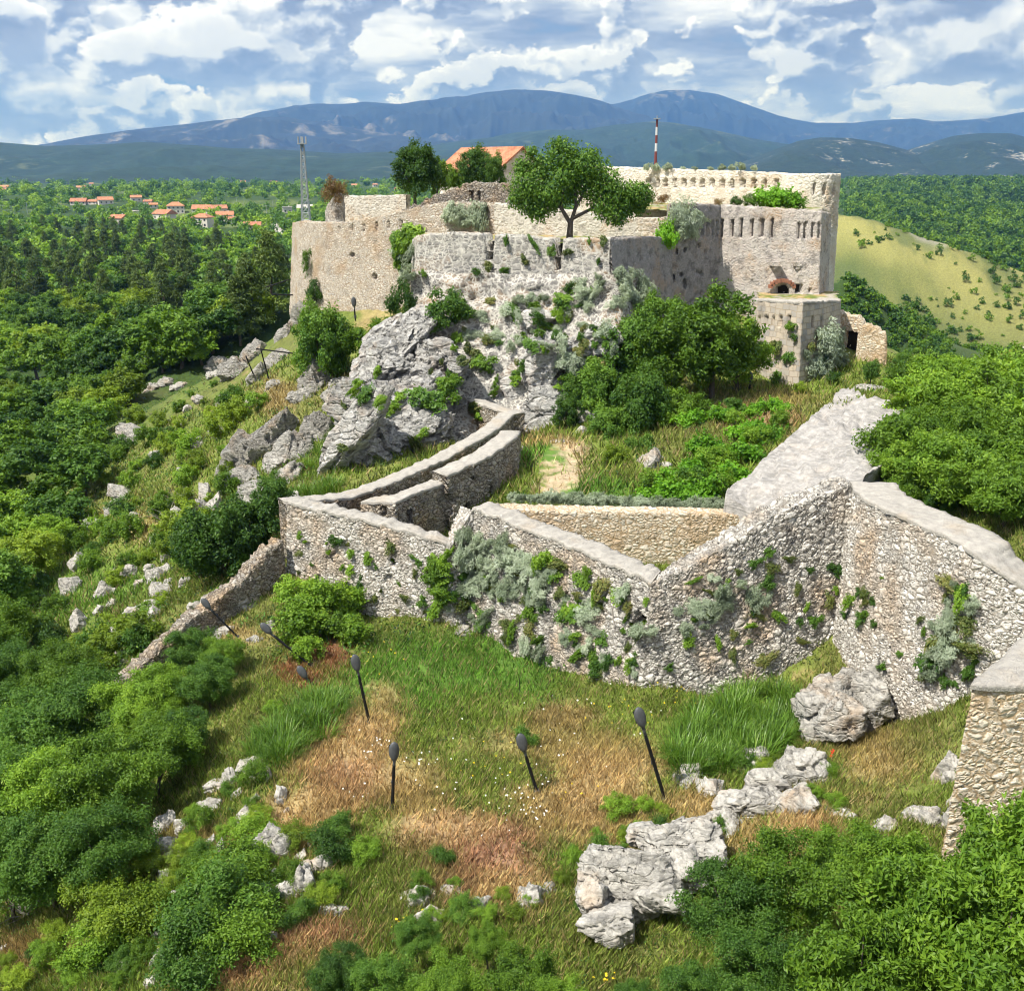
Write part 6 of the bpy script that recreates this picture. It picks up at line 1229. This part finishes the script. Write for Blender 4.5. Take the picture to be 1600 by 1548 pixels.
# flowers scattered in the grass
def flowers(spots, name, colr, size, seed):
    r = np.random.default_rng(seed); C = []
    for px, py, rad, k in spots:
        for _ in range(k):
            g_ = ground_at(px + r.normal(0, rad), py + r.normal(0, rad * .6)); C.append(g_ + [0, 0, r.uniform(.15, .35)])
    C = np.array(C); V, F = leaf_quads(C, nrmz(np.array([0, -.4, 1.0]) + r.normal(size=C.shape) * .3), size, size, r, 0)
    tag(link(name, mesh(name, V, F, [mat_plain(name, colr, .8, var=.05)])), kind='stuff')
flowers([(600, 1165, 14, 10), (575, 1185, 8, 6), (665, 1195, 20, 12), (740, 1230, 40, 12), (820, 1265, 26, 24), (720, 1180, 50, 8), (560, 1250, 20, 6), (920, 1090, 50, 10), (900, 1200, 60, 12), (850, 1280, 20, 12), (265, 1385, 10, 10), (990, 1140, 20, 6), (880, 1170, 30, 5)], 'white_flowers', (.75, .75, .72), .075, 1)
flowers([(1300, 1185, 6, 7), (1322, 1160, 5, 4), (1370, 1120, 14, 4), (1320, 990, 4, 2), (1430, 1105, 8, 3), (1275, 1220, 5, 3)], 'red_poppies', (.55, .035, .01), .10, 2)
flowers([(640, 1450, 10, 16), (780, 1200, 24, 12), (1010, 1070, 14, 10), (590, 1040, 20, 10), (380, 1480, 10, 16), (905, 1245, 18, 6), (1060, 1110, 40, 14), (950, 1100, 30, 8), (945, 1540, 8, 10)], 'yellow_flowers', (.62, .46, .02), .075, 3)

# ------------------------------------------------------------------ far woods (one mass each)
def far_woods(n, ylo, yhi, seed, xr, hh, keep, mats=('leaf_b', 'leaf_a'), L=1.5):
    r = np.random.default_rng(seed); protos = []
    for k in range(5):
        P, N, kk, C, rad = crown_pts(np.random.default_rng(seed * 10 + k), .5, .5, .42, .45, 9, 150, (.3, .5)); V, F = leaf_quads(P, N, L * .13, L * .085, r); protos.append((V, F, np.clip(r.uniform(0, .7, 150) + r.uniform(0, .3), 0, 1)))
    y = ylo * (yhi / ylo) ** r.uniform(0, 1, n); px = r.uniform(*xr, n); x = (px - 800) / FPX / _c * y
    z = H(x, y); P = np.stack([x, y, z - .3], -1); k = keep(*proj(P), P); P = P[k]; m = len(P)
    s = r.uniform(*hh, m) * np.clip(np.hypot(P[:, 0], P[:, 1]) / 900, 1, 1.7)
    V, F, rn, idx = merge(protos, P, s, r.uniform(0, 6.28, m), r)
    tone = r.uniform(0, 1, m); rn = np.clip(.5 * rn + .5 * tone[idx], 0, 1)
    tag(link('woodland', mesh('woodland', V, F, [M[mats[0]], M[mats[1]]], mat_idx=(tone[idx] > .6).astype(int), attrs={'rnd': ('FACE', 'FLOAT', rn)})), kind='stuff')
HOUSES = [ # px, py(base), width m, turn, kind
 (6,301,12,.3,'h'),(70,302,9,0,'h'),(127,297,12,.2,'h'),(165,319,12,.5,'h'),(124,320,13,.1,'l'),(147,320,8,-.2,'l'),(213,315,9,.4,'h'),(232,320,7,0,'l'),(275,333,13,.3,'t'),(258,343,12,-.5,'h'),(316,332,14,.1,'l'),(342,333,12,.4,'h'),
 (318,355,10,-.3,'t'),(352,345,10,.2,'h'),(362,350,7,.5,'l'),(187,350,10,-.4,'h'),(395,360,9,.1,'l'),(240,325,7,.3,'l'),(380,287,11,.2,'h'),(428,288,13,.4,'h'),(418,284,11,-.2,'h'),(449,333,7,.3,'f'),(477,330,12,.1,'g'),(550,279,12,0,'h'),(554,292,10,.1,'l'),(586,292,7,.4,'h'),(600,276,10,.2,'h'),(622,300,9,.2,'h'),
 (188,273,10,.1,'h'),(290,273,10,.3,'h'),(326,273,10,.2,'h'),(143,290,8,.2,'h'),(1566,600,13,.1,'h'),(1594,574,9,.4,'h'),(8,296,11,.1,'h')]
HP = np.array([(a, b) for a, b, *_ in HOUSES], float)
def clear(px, py, rx=11, ry=5):
    d = np.full(len(px), 9.0)
    for a, b in HP: d = np.minimum(d, ((px - a) / rx) ** 2 + ((py - b - 1.5) / ry) ** 2)
    return d > 1
ROADS = [[(440,369),(432,360),(424,350),(416,342),(412,335)],[(130,342),(150,337),(172,333)],[(188,334),(205,331),(216,330)],[(100,345),(130,342)]]
def offroad(px, py):
    ok = np.ones(len(px), bool)
    for rd in ROADS:
        for a, b in rd: ok &= ~((np.abs(px - a) < 7) & (py - b > -2) & (py - b < 8))
    return ok
far_woods(4200, 420, 3400, 41, (-60, 1660), (5.5, 9.5), lambda px, py, P: (clear(px, py) & offroad(px, py) & ((px < 700) | (P[:, 1] > 700))))
far_woods(9000, 235, 800, 42, (1290, 1680), (1.0, 3.6), lambda px, py, P: (fbm(P * [.03, .02, 0], 3) > -.35) & clear(px, py) & (np.random.default_rng(1).uniform(0, 1, len(px)) < np.where(ground_col(P)[:, 0] > .13, .12, 1)), L=1.5)
far_woods(5000, 700, 3000, 44, (1290, 1700), (6, 11), lambda px, py, P: clear(px, py))
far_woods(1500, 150, 420, 43, (-60, 460), (5, 8), lambda px, py, P: (py > 350) & (py < 470))

# ------------------------------------------------------------------ village
def road_strip(pts, w):
    P = np.array([ground_at(a, b) for a, b in pts]); V = []; n = 12; Q = []
    for a, b in zip(P[:-1], P[1:]):
        for t in np.linspace(0, 1, n, endpoint=False): Q.append(a * (1 - t) + b * t)
    Q = np.array(Q); d = nrmz(np.gradient(Q[:, :2], axis=0)); s = np.stack([-d[:, 1], d[:, 0]], -1) * w / 2
    A = Q[:, :2] - s; B = Q[:, :2] + s
    V = np.concatenate([np.column_stack([A, H(A[:, 0], A[:, 1]) + .5]), np.column_stack([B, H(B[:, 0], B[:, 1]) + .5])]); k = len(Q)
    F = [[i, i + 1, k + i + 1, k + i] for i in range(k - 1)]
    tag(link('road', mesh('road', V, np.array(F), [M['pale_road']], True)), kind='structure')
M['pale_road'] = mat_plain('pale_road', (.42, .40, .36), .9, sc=.3)
for rd in ROADS: road_strip(rd, 7)
def house_parts(w, kind):
    out = []; d_ = w * .75; hw = {'t': 5.6, 'h': 3.6, 'l': 2.8, 'f': 4.5, 'g': 2.6}[kind]
    mb = MB(); mb.box((0, 0, hw / 2 - .5), (w, d_, hw + 1)); walls_ = mb
    rh = w * .22 if kind not in 'f' else .4; e = .5
    V = [(-w/2-e, -d_/2-e, hw), (w/2+e, -d_/2-e, hw), (w/2+e, d_/2+e, hw), (-w/2-e, d_/2+e, hw)]
    if kind in 't': V += [(-w*.18, 0, hw+rh), (w*.18, 0, hw+rh)]
    else: V += [(-w/2-e, 0, hw+rh), (w/2+e, 0, hw+rh)]
    Vb = [(x, y, z - .22) for x, y, z in V[:4]]
    rf = MB(); 
    if kind == 'f': rf.box((0, 0, hw + .15), (w + 1, d_ + 1, .3))
    else: rf.add(V + Vb, [[0, 1, 5, 4], [2, 3, 4, 5], [6+0, 6+1, 1, 0], [7, 8, 2, 1], [8, 9, 3, 2], [9, 6, 0, 3], [9, 8, 7, 6]]); rf.add(V, [[1, 2, 5], [3, 0, 4]])
    if kind not in 'tf': walls_.add([(-w/2+.01, -d_/2, hw-.05), (-w/2+.01, d_/2, hw-.05), (-w/2+.01, 0, hw+rh-.15)], [[0, 2, 1]]); walls_.add([(w/2-.01, -d_/2, hw-.05), (w/2-.01, d_/2, hw-.05), (w/2-.01, 0, hw+rh-.15)], [[0, 1, 2]])
    out.append(('wall', walls_.mesh('house_wall', [M['plaster']]))); out.append(('roof', rf.mesh('house_roof', [M['tile'] if kind not in 'gf' else M['pale_road']])))
    n = max(2, int(w / 3.2)); lv = [1.5] if hw < 5 else [1.3, 4.1]
    for z in lv:
        for k in range(n):
            wb = MB(); x = -w / 2 + w * (k + .5) / n; wb.box((x, -d_ / 2 - .02, z + .1), (1.1, .08, 1.2)); out.append(('window', wb.mesh('window', [M['glass']])))
    cb = MB(); cb.box((w * .2, d_ * .15, hw + rh * .9), (.7, .7, 1.4)); out.append(('chimney', cb.mesh('chimney', [M['plaster']])))
    return out
HL = ['orange roofed house at the left edge','small house in trees near the left edge','low house among the upper left trees','two storey house with white front in the orchard','long low barn left of the white fronted house','small low shed beside the barn','house with orange roof left of the village centre','tiny shed by the pale barn','tall hip roofed house in the village centre','house with broad red roof below the hip roofed one','long red roofed house right of the centre','orange roofed house right of the long one','white two storey house in the village front','dark red roofed house beside the white one','low annex at the right of the dark red roof','gabled house with white gable alone in front','low red house near the winding road','little orange shed among the centre trees','distant house near the horizon above the road','pale house with orange roof near the lattice mast','orange house beside the one near the lattice mast','white flat roofed house left of the lattice mast','grey roofed barn behind the lattice mast','red roofed house behind the ruin wall','lower orange house behind the ruin wall','small house right of those behind the ruin wall','distant house left of the dark bushy tree','orange shed beside the dark bushy tree','distant pale house on the left horizon','distant pale house on the middle horizon','distant pale house right of the middle horizon','pink gable in the trees at the upper left','orange roofed house deep in the canyon','small pink house at the right edge in the canyon','small house behind the one at the left edge']
HK = {}
for (px, py, w, tz, kd), lb in zip(HOUSES, HL):
    if (w, kd) not in HK: HK[(w, kd)] = house_parts(w, kd)
    g_ = PD(px, py, 330) if px > 1500 else ground_at(px, py); o = link('house', None, loc=tuple(g_)); o.rotation_euler = (0, 0, tz); tag(o, lb, 'house', 'village houses')
    for pn, me in HK[(w, kd)]: link(pn, me, o)
# the stone house with the orange roof inside the fortress
def fort_house():
    c = PD(768, 300, 120); o = link('stone_house', None, loc=(c[0], c[1], -5.2)); o.rotation_euler = (0, 0, R(-48)); tag(o, 'stone house with orange tiled gable roof inside the fortress', 'house')
    w, d_, hw, rh = 9.2, 6.6, 5.2, 2.3; mb = MB(); mb.box((0, 0, hw / 2), (w, d_, hw))
    for sx in (-1, 1): mb.add([(sx * (w/2 - .02), -d_/2, hw), (sx * (w/2 - .02), d_/2, hw), (sx * (w/2 - .02), 0, hw + rh - .1)], [[0, 1, 2]] if sx > 0 else [[0, 2, 1]])
    link('wall', mb.mesh('house_wall', [M['ring']]), o); e = .35
    V = [(-w/2-e, -d_/2-e, hw-.15), (w/2+e, -d_/2-e, hw-.15), (w/2+e, d_/2+e, hw-.15), (-w/2-e, d_/2+e, hw-.15), (-w/2-e, 0, hw+rh), (w/2+e, 0, hw+rh)]; V2 = [(x, y, z - .2) for x, y, z in V]
    rf = MB(); rf.add(V + V2, [[0, 1, 5, 4], [2, 3, 4, 5], [6, 7, 1, 0], [8, 9, 3, 2], [10, 11, 7, 6], [11, 10, 9, 8], [1, 7, 11, 5], [5, 11, 8, 2], [4, 10, 6, 0], [3, 9, 10, 4]])
    link('roof', rf.mesh('house_roof', [M['tile']]), o)
    mb = MB(); mb.box((w/2 + .02, 0, hw - .2), (.06, .8, 1.0)); link('window', mb.mesh('window', [M['dark']]), o)
fort_house()

# ------------------------------------------------------------------ masts
def lattice_mast():
    D = 330; b = PD(478, 338, D); hgt = PD(478, 212, D)[2] - b[2]
    o = link('lattice_mast', None, loc=(b[0], b[1], b[2] - 3)); tag(o, 'tall grey lattice mast rising behind the left curtain corner', 'mast'); hgt += 1
    legs = []
    for a in range(4):
        th = math.pi / 4 + a * math.pi / 2; legs.append([np.array([math.cos(th), math.sin(th), 0]) * (1.7 * (1 - t) + .55 * t) + [0, 0, hgt * t] for t in np.linspace(0, 1, 13)])
        mb = MB(); mb.tube(legs[-1], .13, 5); link('leg', mb.mesh('mast_leg', [M['pale_metal']]), o)
    mb = MB()
    for k in range(12):
        for a in range(4):
            p, q = legs[a], legs[(a + 1) % 4]; mb.tube([p[k], q[k + 1]], .07, 4, False); mb.tube([q[k], p[k + 1]], .07, 4, False); mb.tube([p[k], q[k]], .07, 4, False)
    link('bracing', mb.mesh('mast_bracing', [M['pale_metal']]), o)
    mb = MB(); mb.box((0, 0, hgt - .3), (2.4, 2.4, .25)); 
    for a in range(4): mb.box((1.1 * math.cos(a * 1.57), 1.1 * math.sin(a * 1.57), hgt + .7), (.35, .35, 2.0), a)
    link('antenna', mb.mesh('antennas', [M['pale_metal']]), o)
lattice_mast()
def striped_mast():
    D = 380; b = PD(1024, 262, D); hgt = PD(1024, 186, D)[2] - b[2]; o = link('striped_mast', None, loc=(b[0], b[1], b[2] - 14)); tag(o, 'thin red and white striped mast behind the ring wall', 'mast')
    lo = 14; n = 6; mb = MB(); mb.tube([(0, 0, 0), (0, 0, lo)], .5, 6); link('base_section', mb.mesh('mast_base', [M['white_metal']]), o)
    for k in range(n):
        mb = MB(); mb.tube([(0, 0, lo + hgt * k / n), (0, 0, lo + hgt * (k + 1) / n)], .48 - .03 * k, 6); link('band', mb.mesh('mast_band', [M['red_metal' if k % 2 else 'white_metal'] if k != 0 else M['red_metal']]), o)
    mb = MB(); mb.tube([(0, 0, lo + hgt), (0, 0, lo + hgt + 1)], .15, 5); mb.box((0, 0, lo + hgt), (2.0, 2.0, .3)); link('antenna', mb.mesh('mast_top', [M['pale_metal']]), o)
striped_mast()
for px, py, hh, lb in [(417, 343, 9, 'utility pole beside the winding road'), (427, 330, 8, 'lamp pole at the bend of the winding road'), (370, 322, 8, 'thin pole in the dark village trees'), (227, 325, 8, 'thin pole near the pale barn'), (43, 335, 9, 'thin pole in the left orchard')]:
    g_ = ground_at(px, py); o = link('utility_pole', None, loc=tuple(g_)); tag(o, lb, 'pole', 'poles in the village'); mb = MB(); mb.tube([(0, 0, -.5), (0, 0, hh)], [.2, .13], 6); link('pole', mb.mesh('pole', [M['pale_metal']]), o); mb = MB(); mb.box((0, 0, hh - .5), (1.8, .15, .15)); link('crossarm', mb.mesh('crossarm', [M['pale_metal']]), o)

# ------------------------------------------------------------------ floodlights on leaning poles
def floodlight(bx, by, hx, hy, s, label, Dd=0.0, D=None, aim=0.3):
    b = PD(bx, by, D) if D else ground_at(bx, by)
    top = PD(hx, hy, b[1] + Dd); ax = top - b; Lp = np.linalg.norm(ax); ax = ax / Lp
    o = link('floodlight', None, loc=tuple(b)); tag(o, label, 'floodlight', 'floodlights on leaning poles')
    mb = MB(); mb.tube([-ax * .35, ax * Lp * .97], .055 * s, 8); side = nrmz(np.cross(ax, [0, 1, .1])); mb.tube([side * .06 * s, side * .055 * s + ax * Lp * .9], .012 * s, 5)
    link('pole', mb.mesh('lamp_pole', [M['black_metal']], True), o)
    mb = MB(); mb.tube([ax * Lp * .93, ax * (Lp + .10 * s)], .055 * s, 8); V, F = ICO[3]; mb.add(V * .065 * s + ax * (Lp + .08 * s), F); link('bracket', mb.mesh('lamp_bracket', [M['grey_metal']], True), o)
    # housing: a long flattened shoe shape, blunt at the top
    up = nrmz(ax + np.array([-.05, 0, .25])); fr = nrmz(np.cross(up, [1.0, aim, 0])); fr = fr if fr[1] > 0 else -fr; sd = np.cross(fr, up)
    V, F = ICO[4]; W = V.copy(); t = W[:, 2]; wd = .20 * (1 - .2 * t ** 2) * np.where(t < 0, 1 + .25 * t, 1); rr_ = np.hypot(W[:, 0], W[:, 1]) + 1e-6; nr = (1 - np.abs(t) ** 3.2).clip(0) ** .55 / rr_; W2 = np.stack([W[:, 0] * nr * wd * s, W[:, 1] * nr * .13 * s * (1 - .2 * t), t * .40 * s], -1)
    c = ax * Lp + up * .48 * s; Pw = W2[:, :1] * sd + W2[:, 1:2] * fr + W2[:, 2:] * up + c
    link('lamp_head', mesh('lamp_head', Pw, F, [M['grey_metal']], True), o)
    mb = MB(); X = [(a * .17 * s, z * .28 * s) for a, z in ((-1, -.8), (1, -.8), (1, .9), (-1, .9))]; mb.add([sd * a + up * z + fr * .118 * s + c for a, z in X], [[0, 1, 2, 3]]); link('lens', mb.mesh('lens', [M['glass']]), o)
    mb = MB(); mb.tube([-ax * .1, ax * .12], .11 * s, 10); mb.box(tuple(ax * Lp * .55 + fr * .07), (.12 * s, .09 * s, .2 * s)); link('base_plate', mb.mesh('lamp_base', [M['grey_metal']]), o)
    mb = MB(); mb.tube([ax * Lp * .62 + fr * .1, ax * Lp * .85 + fr * .16 + sd * .05, c - up * .3 * s + fr * .1], .014, 5, False); link('cable', mb.mesh('lamp_cable', [M['black_metal']]), o)
floodlight(1040, 1250, 1006, 1140, 1.0, 'nearest floodlight on a thick leaning black pole beside the bladed plants')
floodlight(840, 1238, 821, 1178, .95, 'floodlight standing in white flowers in the middle of the dry grass')
floodlight(613, 1265, 616, 1192, .92, 'upright floodlight at the left end of the reddish grass')
floodlight(578, 1130, 560, 1052, .95, 'floodlight at the top of the straw strip')
floodlight(488, 1070, 481, 1062, .85, 'short floodlight beside the bare earth')
floodlight(489, 1042, 426, 992, .85, 'strongly leaning floodlight in front of the ivy bushes')
floodlight(373, 996, 330, 953, .8, 'leaning floodlight crossing the descending wall')
floodlight(1171, 614, 1172, 600, 1.0, 'small floodlight at the foot of the projecting bastion')
floodlight(555, 495, 554, 482, 1.1, 'small floodlight at the foot of the curtain wall', D=94)
g_ = ground_at(813, 1082); mb = MB(); mb.tube([(0, 0, -.2), (-.05, 0, .65)], .018, 6); tag(link('marker_stake', mb.mesh('marker_stake', [M['black_metal']]), loc=tuple(g_)), 'thin dark stake in the grass below the broad wall', 'stake')
# rails and cables left of the fortress
for (a, b, D, lb) in [((415, 449), (452, 437), 101, 'dark metal beam jutting left of the curtain corner'), ((424, 460), (458, 461), 101, 'lower dark beam left of the curtain corner'), ((384, 556), (396, 585), 92, 'dark prop pole on the ridge rocks'), ((408, 548), (420, 592), 90, 'second prop pole on the ridge rocks'), ((400, 545), (465, 553), 92, 'thin rail over the ridge rocks')]:
    p, q = PD(*a, D), PD(*b, D + .5); mb = MB(); mb.tube([p, q], .06, 6); tag(link('metal_beam', mb.mesh('metal_beam', [M['black_metal']])), lb, 'beam')
# bleached dead stalks
r = np.random.default_rng(77)
for (px, py, s, lb) in [(258, 815, 1.6, 'bleached dead shrub on the left slope'), (270, 1180, 1.2, 'fallen dry stalks below the descending wall'), (140, 830, 1.3, 'bare branches in the left thicket'), (40, 1430, .9, 'bare twig at the lower left'), (285, 790, 1.4, 'grey leafless bush above the dark tree')]:
    g_ = ground_at(px, py); mb = MB()
    for k in range(26):
        a = r.uniform(0, 6.28); e = r.uniform(.2, 1.1); d0 = np.array([math.cos(a) * math.cos(e), math.sin(a) * math.cos(e), math.sin(e)]); m_ = d0 * s * .5; e_ = d0 * s + r.normal(size=3) * .2 * s; mb.tube([(0, 0, 0), m_, e_], [.03, .02, .008], 4, False)
    tag(link('dead_shrub', mb.mesh('dead_shrub', [M['pale_bark']]), loc=tuple(g_)), lb, 'dead shrub')

# ------------------------------------------------------------------ air
def haze():
    x, y0, y1, z0_, z1 = 18500, -300, 18200, -140, 1060
    mb = MB(); mb.box((0, (y0 + y1) / 2, (z0_ + z1) / 2), (2 * x, y1 - y0, z1 - z0_)); m, t = new_mat('air')
    v = t.n('VolumePrincipled', {'Color': (.15, .38, 1.0, 1), 'Density': 7.2e-5, 'Anisotropy': .15, 'Absorption Color': (.5, .6, .8, 1)}); o = t.n('OutputMaterial'); t.nt.links.new(v.outputs[0], o.inputs['Volume'])
    tag(link('haze', mb.mesh('haze', [m])), kind='stuff')
haze()
print('objects', len(SC.objects))
